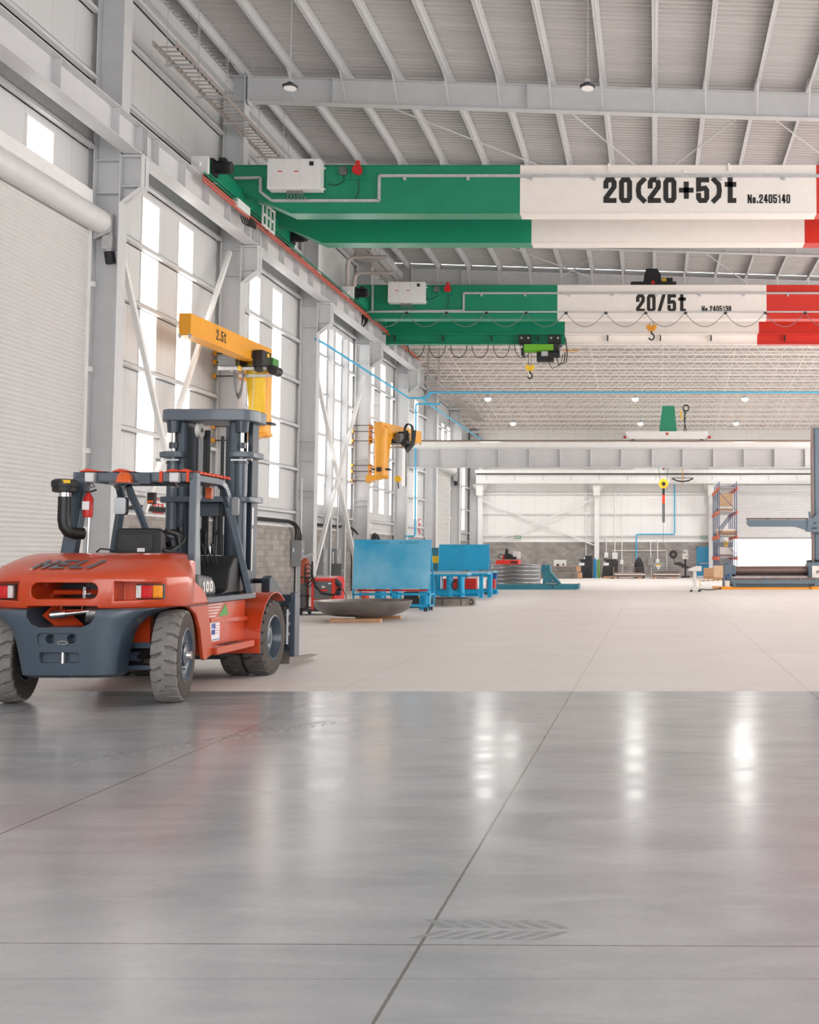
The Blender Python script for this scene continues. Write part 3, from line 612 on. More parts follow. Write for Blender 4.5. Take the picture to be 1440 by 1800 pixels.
def small_gear(t, xs, xb, y, z):
    m = M(); m.box(xs - 0.22, xs + 0.2, y - 0.03, y, z - 0.24, z + 0.2); m.box(xb - 0.22, xb + 0.22, y - 0.03, y, z - 0.24, z + 0.2); obj('mounting_plate', m, 'green', t)
    m = M(); m.box(xs - 0.12, xs + 0.1, y - 0.16, y - 0.03, z - 0.1, z + 0.14); m.cyl((xs, y - 0.2, z + 0.03), (xs, y - 0.16, z + 0.03), 0.05, 12); obj('switch_box', m, 'cabdark', t, bevel=0.006)
    m = M(); m.cyl((xb, y - 0.05, z + 0.02), (xb, y - 0.22, z + 0.02), 0.12, 18); m.cyl((xb, y - 0.22, z + 0.02), (xb, y - 0.27, z + 0.02), 0.16, 18, 0.14); m.cyl((xb, y - 0.13, z + 0.12), (xb, y - 0.13, z + 0.32), 0.07, 14); obj('siren', m, 'red', t, smooth=True)
    m = M(); m.tube([(xs, y - 0.08, z - 0.1), (xs + 0.02, y - 0.08, z - 0.3), (xs - 0.25, y - 0.06, z - 0.42), (xs - 0.5, y - 0.03, z - 0.36)], 0.014, 6); m.tube([(xb, y - 0.06, z - 0.2), (xb + 0.02, y - 0.05, z - 0.6), (xb - 0.1, y - 0.03, z - 0.85)], 0.012, 6); obj('cable', m, 'black', t)
def conduit(t, pts, y, name='cable_duct'):
    m = M()
    for a, b in zip(pts, pts[1:]): m.bar((a[0], y - 0.06, a[1]), (b[0], y - 0.06, b[1]), 0.08, 0.08)
    d = obj(name, m, 'galv', t)
    m = M(); (xa, za), (xb, zb) = pts[-2], pts[-1]; n = max(2, int(abs(xb - xa) / 1.9))
    for q in range(n): x = xa + (xb - xa) * (q + 0.4) / n; m.box(x - 0.04, x + 0.04, y - 0.1, y, za - 0.13, za - 0.03)
    obj('duct_bracket', m, 'galv', d)

ZB, ZT = 12.13, 13.62
# front crane
t = thing('overhead_crane', 'large green and white double girder crane stencilled 20(20+5)t, frontmost of the two', 'crane', (0, 33.4, ZB))
m = M(); girder(m, 33.4, 33.95, ZB, ZT, 2.1, -4.13, 5.0); obj('bridge_girder', m, CM, t, bevel=0.006)
m = M(); girder(m, 36.6, 37.15, ZB, ZT, 2.1, -4.13, 5.07); obj('bridge_girder', m, CM, t, bevel=0.006)
end_truck(t, 30.6, 38.6); cabinet(t, -11.75, 33.32, 12.74, 1.6, 0.92); small_gear(t, -9.55, -9.1, 33.4, 13.4)
conduit(t, [(-12.9, 13.2), (-12.1, 13.22), (-12.1, 12.78), (-11.75, 12.5), (-8.45, 12.5), (-8.45, 13.28), (11, 13.28)], 33.4)
m = M(); strokes(m, '20(20+5)t', (-1.56, 33.395, 12.45), (1, 0, 0), (0, 0, 1), 0.8, 0.25, 0.155, 0.075); obj('stencil_lettering', m, 'ink', t)
m = M(); strokes(m, 'No.2405140', (2.88, 33.395, 12.44), (1, 0, 0), (0, 0, 1), 0.28, 0.075, 0.048, 0.02); obj('stencil_lettering', m, 'ink', t)
m = M()
for x in (-1.4, 2.3, 6.2): m.cyl((x, 33.37, 13.45), (x, 33.37, 13.68), 0.035, 10)
m.box(0.9, 1.3, 33.37, 33.4, 13.36, 13.5); obj('lifting_lug', m, 'cwhite', t)
m = M()
for q in range(6): m.tube([(-12.62 + .02 * q, 33.1 + .13 * q, 12.0), (-12.55 + .03 * q, 33.15 + .13 * q, 11.75), (-12.45, 33.3 + .12 * q, 11.7 + .03 * q), (-12.4, 33.4 + .1 * q, 12.0)], 0.02, 6)
obj('collector_cable', m, 'black', t)
m = M(); m.box(-12.66, -12.5, 32.6, 33.6, 12.1, 12.35); obj('current_collector', m, 'cab', t)
m = M()
for y in (34.4, 34.75, 35.1, 35.45): m.bar((-12.4, y, 12.05), (-12.4, y, 12.85), 0.05, 0.05)
for z in (12.1, 12.45, 12.8): m.bar((-12.4, 34.4, z), (-12.4, 35.45, z), 0.05, 0.05)
obj('maintenance_guard', m, 'cab', t)
# farther crane
t = thing('overhead_crane', 'green, white and red double girder crane stencilled 20/5t, behind the front crane', 'crane', (0, 48.5, ZB))
m = M(); girder(m, 48.5, 49.05, ZB, ZT, 0, -4.3, 5.0); obj('bridge_girder', m, CM, t, bevel=0.006)
m = M(); girder(m, 51.8, 52.35, ZB, ZT - 0.1, 0, -4.23, 4.97); obj('bridge_girder', m, CM, t, bevel=0.006)
m = M()
for a, b, mi in ((-13.0, -4.23, 0), (-4.23, 4.9, 1), (4.9, 13, 2)):
    m.cur = mi; m.box(a, b, 51.66, 52.5, ZB - 0.07, ZB - 0.016); m.ibeam((a, 52.0, ZB - 0.28), (b, 52.0, ZB - 0.28), 0.44, 0.3, 0.02, 0.012)
obj('monorail_beam', m, CM, t)
m = M()
for x in (-12.3, -10, -7.7, -5.5, -2.2, 0.3, 2.7, 6.2): m.box(x - 0.03, x + 0.03, 51.72, 51.9, ZB - 0.35, ZB - 0.1)
obj('monorail_clip', m, 'dark', t)
end_truck(t, 45.8, 54.2); cabinet(t, -11.72, 48.42, 12.74, 1.6, 0.92); small_gear(t, -9.65, -9.15, 48.5, 13.4)
conduit(t, [(-12.5, 13.6), (-12.5, 12.42), (-8.45, 12.46), (-8.45, 13.25), (11, 13.25)], 48.5)
m = M(); strokes(m, '20/5t', (-0.8, 48.495, 12.42), (1, 0, 0), (0, 0, 1), 0.8, 0.24, 0.15, 0.09); obj('stencil_lettering', m, 'ink', t)
m = M(); strokes(m, 'No.2405138', (2.12, 48.495, 12.42), (1, 0, 0), (0, 0, 1), 0.28, 0.075, 0.048, 0.02); obj('stencil_lettering', m, 'ink', t)
m = M(); m.bar((-12.8, 48.2, 12.36), (11, 48.2, 12.36), 0.05, 0.06); f = obj('festoon_track', m, 'galv', t)
x = -12.7; m = M()
while x < 11:
    m.tube([(x + 1.72 * q / 12, 48.2, 12.32 - 0.62 * (1 - (2 * q / 12 - 1) ** 2)) for q in range(13)], 0.016, 6); x += 1.76
obj('festoon_cable', m, 'cableg', f)
m = M()
for q in range(15): m.box(-12.75 + 1.76 * q, -12.62 + 1.76 * q, 48.16, 48.24, 12.26, 12.36)
obj('festoon_trolley', m, 'dark', f)
m = M()
for q in range(5): m.tube([(-12.85 + .04 * q, 48.2, 12.4), (-12.9, 48.15, 12.0 - .05 * q), (-12.86, 48.1, 11.6), (-12.75 + .03 * q, 48.12, 11.9), (-12.7, 48.2, 12.3)], 0.03, 6)
obj('cable_loop', m, 'black', t)
m = M(); m.tube([(-4, 52.0, 11.95)] + [(-4 + 0.01, 52.0, 11.9)], 0.01, 5)
x = -11.8; m = M()
while x < -6.6:
    m.tube([(x + 0.85 * q / 10, 52.25, 11.8 - 0.75 * math.sqrt(max(0, 1 - (2 * q / 10 - 1) ** 2))) for q in range(11)], 0.02, 6); x += 1.02
obj('festoon_cable', m, 'dark', t)
# hoist running under the farther crane
t = thing('chain_hoist', 'lime green electric hoist with black motor hanging under the green end of the farther crane', 'hoist', (-5.3, 52.0, 11.3))
m = M(); m.cyl((-6.15, 51.85, 11.42), (-4.75, 51.85, 11.42), 0.21, 20); m.box(-6.15, -4.75, 51.6, 52.05, 11.28, 11.58); obj('drum_housing', m, 'lime', t, bevel=0.01)
for x in (-6.1, -4.7):
    m = M()
    for dx in (-0.16, 0.16): m.cyl((x + dx, 51.66, 11.86), (x + dx, 51.72, 11.86), 0.13, 16); m.cyl((x + dx, 52.28, 11.86), (x + dx, 52.34, 11.86), 0.13, 16)
    m.box(x - 0.3, x + 0.3, 51.62, 51.66, 11.62, 12.02); m.box(x - 0.3, x + 0.3, 52.34, 52.38, 11.62, 12.02); m.box(x - 0.28, x + 0.28, 51.62, 52.38, 11.56, 11.64)
    tr = obj('trolley', m, 'black', t); m = M()
    for dx in (-0.16, 0.16): m.cyl((x + dx, 51.6, 11.88), (x + dx, 51.63, 11.88), 0.05, 12)
    obj('wheel_hub', m, 'galv', tr)
m = M(); m.box(-6.28, -6.15, 51.6, 52.1, 11.05, 11.6); m.box(-4.75, -4.5, 51.6, 52.1, 11.0, 11.62); m.box(-5.55, -4.75, 51.65, 52.05, 10.78, 11.2); m.cyl((-5.0, 51.6, 11.1), (-4.45, 51.6, 11.1), 0.16, 18); obj('motor', m, 'black', t, bevel=0.008)
m = M(); m.box(-5.3, -5.0, 51.4, 51.6, 11.0, 11.2); m.box(-6.3, -6.2, 51.55, 51.6, 11.4, 11.5); obj('gearbox_cover', m, 'galv', t)
m = M(); m.tube([(-4.6, 51.6, 10.95), (-4.5, 51.6, 10.6), (-4.25, 51.6, 10.7), (-4.2, 51.7, 11.2)], 0.03, 6); m.tube([(-5.0, 51.6, 10.8), (-4.8, 51.5, 10.4), (-4.4, 51.5, 10.6), (-4.3, 51.6, 11.1)], 0.02, 6); m.tube([(-4.2, 51.7, 11.9), (-4.1, 51.7, 11.2), (-4.15, 51.7, 10.7)], 0.03, 6); obj('cable', m, 'black', t)
m = M(); m.bar((-4.3, 51.8, 11.3), (-3.6, 51.8, 11.3), 0.05, 0.05); obj('arm', m, 'amber', t)
def hook(t, x, y, z, s=1.0, mt='bright_yellow'):
    m = M(); m.box(x - 0.14 * s, x + 0.14 * s, y - 0.06 * s, y + 0.06 * s, z, z + 0.2 * s)
    for d in (-1, 1): m.cyl((x + d * 0.12 * s, y - 0.09 * s, z + 0.18 * s), (x + d * 0.12 * s, y + 0.09 * s, z + 0.18 * s), 0.1 * s, 14)
    h = obj('hook_block', m, mt, t, bevel=0.006)
    k = M(); k.tube([(x, y, z), (x, y, z - 0.1 * s)] + [(x + 0.11 * s * math.sin(a) , y, z - 0.24 * s + 0.13 * s * math.cos(a)) for a in [0.2 + 0.42 * i for i in range(11)]], 0.035 * s, 8); obj('hook', k, 'dark', h, smooth=True)
m = M(); m.bar((-5.95, 51.85, 10.55), (-5.95, 51.85, 11.2), 0.02, 0.02); m.bar((-5.82, 51.85, 10.55), (-5.82, 51.85, 11.2), 0.02, 0.02); obj('wire_rope', m, 'dark', t); hook(t, -5.88, 51.85, 10.35)
# winch trolley on top of the farther crane
t = thing('crane_trolley', 'black winch trolley sitting on top of the farther crane above its stencil', 'trolley', (0, 50.5, 13.7))
m = M(); m.box(-1.0, 1.0, 49.0, 52.2, 13.72, 13.92); m.box(-1.05, -0.75, 48.8, 49.0, 13.7, 13.85); obj('frame', m, 'black', t)
m = M(); m.prism([(-0.5, 13.92), (0.35, 13.92), (0.3, 14.35), (0.15, 14.62), (-0.35, 14.62), (-0.45, 14.3)], 'y', 49.4, 51.6); obj('drum_cover', m, 'black', t, bevel=0.02)
m = M(); m.cyl((0.35, 49.8, 14.1), (0.85, 49.8, 14.1), 0.2, 18); obj('motor', m, 'dark', t, smooth=True); m = M(); m.box(0.36, 0.56, 49.5, 49.58, 14.05, 14.2); obj('rating_plate', m, 'bright_yellow', t); m = M(); m.cyl((-.05, 48.78, 13.82), (-.05, 48.8, 13.82), .09, 14); obj('red_lamp', m, 'red', t)
m = M(); m.bar((-0.18, 50.4, 12.1), (-0.18, 50.4, 13.7), 0.02, 0.02); m.bar((-0.06, 50.4, 12.1), (-0.06, 50.4, 13.7), 0.02, 0.02); obj('wire_rope', m, 'dark', t); hook(t, -0.12, 50.4, 11.95, 1.1, 'amber')
# cross bay crane: end carriage on the cross girder, bridge running away from us
t = thing('bay_crane', 'green bridge girder on white end carriages riding the cross girder and end wall runway', 'crane', (0.7, 59, 7.8))
for y, x0, x1, z in ((GY, -1.5, 2.9, 7.84), (82.2, -1.57, 2.75, 7.78)):
    m = M(); m.prism([(x0 + 0.2, z), (x1 - 0.2, z), (x1, z + 0.22), (x1, z + 0.42), (x0, z + 0.42), (x0, z + 0.22)], 'y', y - 0.18, y + 0.18); e = obj('end_carriage', m, 'cab', t, bevel=0.01)
    m = M()
    for x, s in ((x0, -1), (x1, 1)): m.cyl((x, y, z + 0.12), (x + s * 0.14, y, z + 0.12), 0.07, 12)
    obj('buffer', m, 'red', e); m = M(); m.cyl((0.7, y - 0.21, z + 0.28), (0.7, y - 0.17, z + 0.28), 0.08, 16); obj('wheel_cap', m, 'rail_red', e); m = M()
    for x in (x0 + .35, x1 - .35): m.cyl((x, y - .1, z + .06), (x, y + .1, z + .06), .12, 16)
    obj('wheel', m, 'dark', e)
m = M(); m.prism([(0.27, 8.28), (1.22, 8.28), (1.1, 9.66), (0.45, 9.66)], 'y', GY + 0.0, GY + 0.35); m.box(0.48, 1.0, GY + 0.35, 82.3, 8.3, 9.6); obj('bridge_girder', m, 'green', t, bevel=0.01)
m = M()
for q in range(5): m.tube([(1.72 + 0.16 * math.sin(a) , GY + 0.1 + 0.03 * q, 9.55 + 0.16 * math.cos(a)) for a in [0.5 * i for i in range(14)]], 0.035, 6)
m.tube([(1.6, GY + 0.1, 9.5), (1.68, GY + 0.1, 9.0), (1.62, GY + 0.1, 8.3)], 0.035, 6); m.tube([(1.72, GY + 0.1, 9.4), (1.62, GY + 0.1, 8.9), (1.74, GY + 0.1, 8.3)], 0.03, 6); obj('cable_coil', m, 'dark', t)
m = M(); m.bar((1.42, GY + 0.1, 9.4), (1.5, GY + 0.1, 8.9), 0.06, 0.08); obj('tie', m, 'bright_yellow', t)
t = thing('crane_hook_block', 'yellow hook block with orange webbing sling hanging before the end wall', 'hook', (0.67, 78.0, 6.6))
m = M(); m.bar((0.45, 78, 6.8), (0.2, 78, 8.8), 0.03, 0.03); m.bar((0.9, 78, 6.8), (1.1, 78, 8.8), 0.03, 0.03); obj('wire_rope', m, 'dark', t); m = M(); m.cyl((0.67, 77.85, 6.7), (0.67, 78.15, 6.7), 0.34, 24); b = obj('block', m, 'bright_yellow', t, smooth=True); m = M(); m.cyl((0.67, 77.8, 6.68), (0.67, 77.86, 6.68), 0.14, 16); obj('sheave_pin', m, 'dark', b)
m = M(); m.bar((0.67, 78, 6.4), (0.67, 78, 5.6), 0.1, 0.18); obj('hook', m, 'dark', t); m = M(); m.bar((0.67, 78, 5.9), (0.67, 78, 5.3), 0.14, 0.2); obj('sling', m, 'strap', t); m = M(); m.bar((0.67, 78, 5.35), (0.67, 78, 3.95), 0.1, 0.2); s = obj('strap_bundle', m, 'cabdark', t); m = M(); m.bar((0.67, 78, 3.95), (0.63, 78, 2.4), 0.03, 0.03); m.bar((0.6, 78, 2.4), (0.63, 78, 2.2), 0.1, 0.08); obj('chain', m, 'cableg', t)
t = thing('lifting_beam', 'small dark spreader beam hanging from a ring before the end wall runway', 'lifting beam', (2.1, 81, 7.2))
m = M(); m.tube([(1.3, 81, 7.3), (1.7, 81, 7.1), (2.1, 81, 7.05), (2.5, 81, 7.1), (2.9, 81, 7.3)], 0.05, 8); m.bar((1.4, 81, 7.32), (2.8, 81, 7.32), 0.05, 0.05); obj('beam', m, 'dark', t); m = M(); m.bar((2.1, 81, 6.8), (2.1, 81, 8.0), 0.06, 0.06); obj('hanger', m, 'amber', t)

# ------------------------------------------------------------------ jib cranes clamped to two columns
def jib(lbl, ycol, yp, xp, z0, z1, tip, root_z, ah, aw, txt, backplate):
    t = thing('jib_crane', lbl, 'jib crane', (xp, yp, z0), 'orange jib cranes on the side wall columns')
    m = M()
    for zc in (z0 + 0.25, z1 - 0.7):
        m.box(CX0 + 0.02, CX0 + 0.06, ycol - 0.32, ycol + 0.32, zc - 0.45, zc + 0.45)
        for dz in (-0.28, 0.28): m.prism([(CX0 + 0.05, ycol - 0.3), (xp + 0.25, yp - 0.15), (xp + 0.25, yp + 0.15), (CX0 + 0.05, ycol + 0.3)], 'z', zc + dz, zc + dz + 0.03)
        for dy in (-0.26, 0.26): m.box(CX1 - 0.12, CX1 - 0.02, ycol + dy - 0.05, ycol + dy + 0.05, zc - 0.42, zc - 0.28); m.box(CX1 - 0.12, CX1 - 0.02, ycol + dy - 0.05, ycol + dy + 0.05, zc + 0.02, zc + 0.16); m.box(CX1 - 0.12, CX1 - 0.02, ycol + dy - 0.05, ycol + dy + 0.05, zc + 0.3, zc + 0.44)
    br = obj('column_bracket', m, 'yellow', t, bevel=0.004); m = M()
    for zc in (z0 + 0.25, z1 - 0.7):
        for dz in (-0.35, 0.09, 0.37):
            for dy in (-0.26, 0.26): m.cyl((CX1 - 0.132, ycol + dy, zc + dz), (CX0 + 0.2, ycol + dy, zc + dz), 0.018, 8)
    obj('clamp_rod', m, 'dark', t)
    m = M(); m.prism([(CX0 + 0.05, z0 - 0.2), (CX0 + 0.05, z0 + 0.12), (xp + 0.3, z0 + 0.12), (xp + 0.3, z0 + 0.02)], 'y', yp - 0.24, yp + 0.24); obj('base_bracket', m, 'yellow', t, bevel=0.006)
    m = M(); m.cyl((xp, yp, z0 + 0.1), (xp, yp, z1 - 0.5), 0.31, 28); m.cyl((xp, yp, z0 + 0.5), (xp, yp, z0 + 0.56), 0.335, 28); m.cyl((xp, yp, z1 - 0.6), (xp, yp, z1 - 0.52), 0.335, 28); p = obj('pivot_post', m, 'yellow', t, smooth=True)
    tip = Vector(tip); root = Vector((xp, yp, 0)); d = (tip - root); d.z = 0; d.normalize(); a = Vector((-d.y, d.x, 0))
    za, zb = root_z, root_z + ah
    r0 = root - d * 0.35
    m = M(); m.bar((r0.x, r0.y, (za + zb) / 2), (tip.x, tip.y, (za + zb) / 2), aw, ah); arm = obj('boom', m, 'yellow', t, bevel=0.006)
    m = M(); m.bar((r0.x, r0.y, za - 0.012), (tip.x, tip.y, za - 0.012), aw + 0.09, 0.024); obj('boom_flange', m, 'yellow', arm)
    if txt:
        n = -a if (-a).x > 0 else a; ux = -d if n.cross(Vector((0, 0, 1))).dot(-d) < 0 else d
        nn = n; ux = Vector((0, 0, 1)).cross(nn)
        q = root + (tip - root) * 0.70 + nn * (aw / 2 + 0.002); q.z = (za + zb) / 2 - 0.14
        m = M(); strokes(m, txt, q, ux, (0, 0, 1), 0.30, 0.10, 0.045, 0.04); obj('lettering', m, 'ink', arm)
    e = M(); c = tip; 
    for s in (-1, 1): e.bar((c + a * (s * aw * 0.42) - d * 0.02).to_tuple()[:2] + (za + 0.02,), (c + a * (s * aw * 0.42) - d * 0.02).to_tuple()[:2] + (za - 0.1,), 0.06, 0.06)
    obj('end_stop', e, 'galv', arm)
    m = M(); w = 0.26 if backplate else 0.2
    b0, b1 = root + d * 0.30, root + d * 0.62
    m.add([(*(b0 + a * s * w)[:2], z) for s in (-1, 1) for z in (z0 + 0.75, za)] + [(*((b0 if z < za - .1 else b1) + a * s * w)[:2], z) for s in (-1, 1) for z in (z0 + 0.75, za)], [(0, 1, 3, 2), (4, 5, 7, 6), (0, 1, 5, 4), (2, 3, 7, 6), (0, 2, 6, 4), (1, 3, 7, 5)]); obj('post_stiffener', m, 'bright_yellow' if backplate else 'yellow', p)
    m = M(); m.cyl((xp - 0.1, yp - .4, z0 + 0.38), (xp + 0.1, yp - .4, z0 + 0.38), 0.1); m.box(xp - .4, xp + .42, yp - .2, yp + .2, z0 + .36, z0 + .44); obj('slew_bearing', m, 'dark', t)
    return t, root, d, a, za, aw
t, root, d, a, za, aw = jib('orange 2.5t jib crane whose boom points towards us above the forklift mast', YF[2], 34.55, -12.38, 5.35, 8.35, (-12.72, 29.6, 0), 7.60, 0.58, 0.34, '2.5t', True)
def jib_hoist(lbl, root, d, a, za, aw, off, side, big):
    c = root + d * off; t = thing('electric_hoist', lbl, 'hoist', (c.x, c.y, za))
    def P(u, v, z): q = c + d * u + a * (v * side); return (q.x, q.y, z)
    m = M(); m.bar(P(-0.3, 0.36, za + 0.05), P(0.35, 0.36, za + 0.05), 0.26, 0.5); m.bar(P(-0.35, 0.22, za + 0.02), P(0.4, 0.22, za + 0.02), 0.04, 0.5); m.bar(P(-0.35, -0.22, za + 0.02), P(0.4, -0.22, za + 0.02), 0.04, 0.4); m.bar(P(0, -.4, za - .18), P(0, .55, za - .18), .3, .05); obj('trolley', m, 'black', t, bevel=0.008)
    m = M(); m.bar(P(-0.75, 0.42, za - 0.02), P(-0.3, 0.42, za - 0.02), 0.28, 0.4); obj('drum_housing', m, 'hgreen' if not big else 'cabdark', t, bevel=0.03)
    m = M(); m.cyl(P(-0.1, 0.62, za - 0.25), P(-0.55, 0.62, za - 0.25), 0.15, 20); m.cyl(P(0.1, .3, za - .25), P(.25, .3, za - .25), .12, 16); obj('motor', m, 'dark', t, smooth=True)
    m = M(); m.bar(P(0.1, -1.0, za - 0.22), P(0.1, 0.5, za - 0.22), 0.1, 0.12); m.bar(P(-0.15, -0.6, za - 0.42), P(-0.15, 0.6, za - 0.42), 0.08, 0.08); obj('counter_bar', m, 'galv', t)
    m = M(); m.bar(P(0.2, -0.9, za - 0.02), P(0.2, -0.35, za - 0.02), 0.3, 0.3); obj('control_box', m, 'cabdark', t, bevel=0.01)
    m = M(); m.bar(P(-0.05, 0.5, za + 0.24), P(-0.05, 0.5, za + 0.13), 0.16, 0.02); m.bar(P(.15, -.3, za - .3), P(.15, -.3, za + .1), .09, .09); obj('warning_label', m, 'bright_yellow', t)
    m = M(); m.bar(P(0, 0.1, za - 0.25), P(-0.05, 0.0, za - 2.3), 0.014, 0.014); obj('chain', m, 'galv', t)
    m = M()
    for q in range(4 if not big else 7):
        h_ = .75 + .05 * q if not big else 1.05 - .04 * q; u_, v_, z_ = (-.1, -.6, za - .25) if not big else (-.4, .55, za + .35)
        m.tube([P(u_ + .03 * q, v_ + (.28 if not big else .4) * (math.cos(PI * i / 12) - 1) * -.5 + .02 * q, z_ - h_ * math.sin(PI * i / 12)) for i in range(13)], .02, 6)
        if big: m.tube([P(u_ + .03 * q, v_ + .4 * (math.cos(PI * i / 8) - 1) * -.5, z_ + .3 * math.sin(PI * i / 8)) for i in range(9)], .02, 6)
    obj('cable', m, 'cableg' if not big else 'dark', t)
    return t, P
jib_hoist('green and black electric hoist on the nearer jib boom above the forklift mast', root, d, a, za, aw, 0.75, 1, False)
t2, root, d, a, za, aw = jib('orange jib crane whose boom swings away towards the cross girder', YF[4], 50.4, -12.5, 5.15, 7.95, (-11.6, 54.0, 0), 7.12, 0.58, 0.36, '', False)
h2, P = jib_hoist('black hoist with a looped cable on the boom of the farther jib crane', root, d, a, za, aw, 1.5, -1, True)
t = thing('hook_block', 'small round yellow hook block hanging by the farther jib crane', 'hook', (-12.0, 51.6, 5.2))
m = M(); m.cyl((-12.0, 51.5, 5.2), (-12.0, 51.7, 5.2), 0.15, 18); obj('sheave_cover', m, 'bright_yellow', t, smooth=True); m = M(); m.bar((-12.0, 51.6, 5.05), (-11.97, 51.6, 4.75), 0.05, 0.05); obj('hook', m, 'dark', t); m = M(); m.bar((-12.0, 51.6, 5.3), (-11.98, 51.6, 7.1), 0.012, 0.012); obj('chain', m, 'galv', t)
# white switch boxes beside the nearer jib on the column
t = thing('junction_box', 'white junction box on the cable bracket under the nearer jib boom', 'junction box', (-13.2, 33.6, 7.3))
m = M(); m.box(-13.25, -12.98, 34.2, 34.6, 7.35, 7.8); obj('box', m, 'cab', t, bevel=0.01); m = M(); m.box(-13.23, -13.0, 34.19, 34.2, 7.37, 7.78); obj('lid', m, 'cab', t)

# ------------------------------------------------------------------ overhead services
def tray(lbl, x0, x1, z, ya, yb, rods):
    t = thing('cable_tray', lbl, 'cable tray', ((x0 + x1) / 2, ya, z))
    m = M(); m.box(x0, x0 + 0.012, ya, yb, z, z + 0.13); m.box(x1 - 0.012, x1, ya, yb, z, z + 0.13); m.box(x0, x0 + .05, ya, yb, z + .12, z + .13); m.box(x1 - .05, x1, ya, yb, z + .12, z + .13); obj('side_rail', m, 'tray', t)
    m = M(); y = ya + 0.1
    while y < yb: m.box(x0, x1, y, y + 0.06, z + 0.01, z + 0.035); y += 0.26
    obj('rung', m, 'tray', t)
    for y in rods:
        m = M(); m.box(x0 - 0.15, x1 + 0.15, y - 0.03, y + 0.03, z - 0.05, z - 0.01); s = obj('trapeze', m, 'galv', t)
        m = M()
        for x in (x0 - 0.1, x1 + 0.1): m.cyl((x, y, z - 0.05), (x, y, roof_z(x) + 0.1 if y < 59 else low_z(y) + 0.6), 0.01, 6)
        obj('hanger_rod', m, 'galv', s)
tray('galvanised ladder cable tray hung under the roof along the side wall', -13.25, -12.6, 15.05, 28.4, 57.5, [29.5, 31.6, 33.6, 36.5, 39.5, 42.5, 46, 49.5, 53])
tray('galvanised cable tray under the joists of the lower cross bay', -12.7, -12.0, 11.15, 60.2, 78, [62, 65, 68, 71, 74, 77])
t = thing('cable_ladder', 'upright cable ladder dropping from the roof beside the runway end', 'cable ladder', (-12.2, 60.3, 11.2))
m = M(); m.bar((-12.45, 60.3, 11.15), (-12.45, 60.3, 13.6), 0.04, 0.1); m.bar((-11.85, 60.3, 11.15), (-11.85, 60.3, 13.6), 0.04, 0.1); obj('side_rail', m, 'tray', t); m = M()
for q in range(11): m.bar((-12.45, 60.3, 11.3 + q * 0.21), (-11.85, 60.3, 11.3 + q * 0.21), 0.03, 0.03)
obj('rung', m, 'tray', t)
for lbl, y, z in (('galvanised duct elbow dropping behind the farther crane, upper of the two', 46.5, 14.35), ('galvanised duct elbow dropping behind the farther crane, lower of the two', 47.6, 13.95)):
    m = M(); m.tube([(-13.1, y, z - 1.3), (-13.1, y, z - 0.35), (-13.05, y, z - 0.15), (-12.9, y, z - 0.02), (-12.7, y, z), (-11.4, y, z)], 0.09, 10); tag(obj('cable_duct', m, 'tray', smooth=True), lbl, 'cable duct')
def pipe(pts, lbl, r=0.05, mt='blue_pipe', cat='pipe', name='air_pipe'):
    m = M(); m.tube(pts, r, 8); return tag(obj(name, m, mt, smooth=True), lbl, cat)
for a_, b_ in (((-13.1, 43.1, 10.02), (-13.1, 59.0, 10.02)),): pass
def poly(pts, k=0.1):
    """Corner-rounded run for a pipe."""
    out = [Vector(pts[0])]
    for i in range(1, len(pts) - 1):
        p = Vector(pts[i]); u = (Vector(pts[i - 1]) - p).normalized(); v = (Vector(pts[i + 1]) - p).normalized(); out += [p + u * k, p + (u + v) * (k * 0.3), p + v * k]
    return out + [Vector(pts[-1])]
pipe(poly([(-13.3, 42.9, 10.1), (-13.1, 43.2, 10.02), (-13.1, 58.6, 10.02), (-12.05, 58.6, 10.02), (-12.05, 58.6, 10.33), (16, 58.6, 10.33)]), 'pale blue air pipe running along the side wall then across the hall')
pipe(poly([(-11.9, 58.7, 10.28), (-12.9, 60.5, 10.3), (-12.9, 82, 10.25)]), 'pale blue air pipe running on along the side wall of the cross bay')
pipe(poly([(-11.4, 58.7, 9.72), (-12.75, 58.7, 9.72), (-12.75, 58.9, 2.65), (-13.3, 58.9, 2.65)]), 'pale blue air pipe dropping down the column before the far shutter door')
pipe(poly([(1.54, FAR - 0.3, 7.0), (1.54, FAR - 0.3, 3.22), (-1.33, FAR - 0.3, 3.22), (-1.33, FAR - 0.3, 1.3)]), 'blue air pipe stepping down the end wall to the work bays')
def lamp(lbl, x, y, z, top, on, first=[None, None]):
    if first[on] is None:
        t = thing('high_bay_lamp', lbl, 'lamp', (x, y, z), 'round high bay lamps', world=False)
        m = M(); m.lathe([(0.0, 0.02), (0.185, 0.02), (0.2, 0.05), (0.2, 0.075), (0.11, 0.11), (0.08, 0.16), (0.0, 0.17)], n=32); obj('housing', m, 'dark' if not on else 'galv', t, smooth=True)
        m = M(); (m.lathe([(0, -.16), (.1, -.14), (.17, -.08), (.19, .0), (.185, .03)], n=28) if on else m.cyl((0, 0, 0.0), (0, 0, 0.021), 0.165, 32)); obj('lens', m, 'lamp' if on else 'lamp_off', t, smooth=bool(on)); m = M(); m.box(-0.07, 0.07, -0.05, 0.05, 0.17, 0.26); obj('driver_box', m, 'galv', t)
        m = M(); m.cyl((0, 0, 0.2), (0, 0, top - z), 0.016, 8); obj('stem', m, 'galv', t); first[on] = t
    else: dup(first[on], (x, y, z), lbl)
lamp('round high bay lamp on a rod below the rafter end, over the cable tray', -9.62, 28.5, 13.93, roof_z(-9.6), 0); lamp('round high bay lamp on a rod high above the stencilled numerals', -1.76, 28.5, 13.93, roof_z(-9.6), 0)
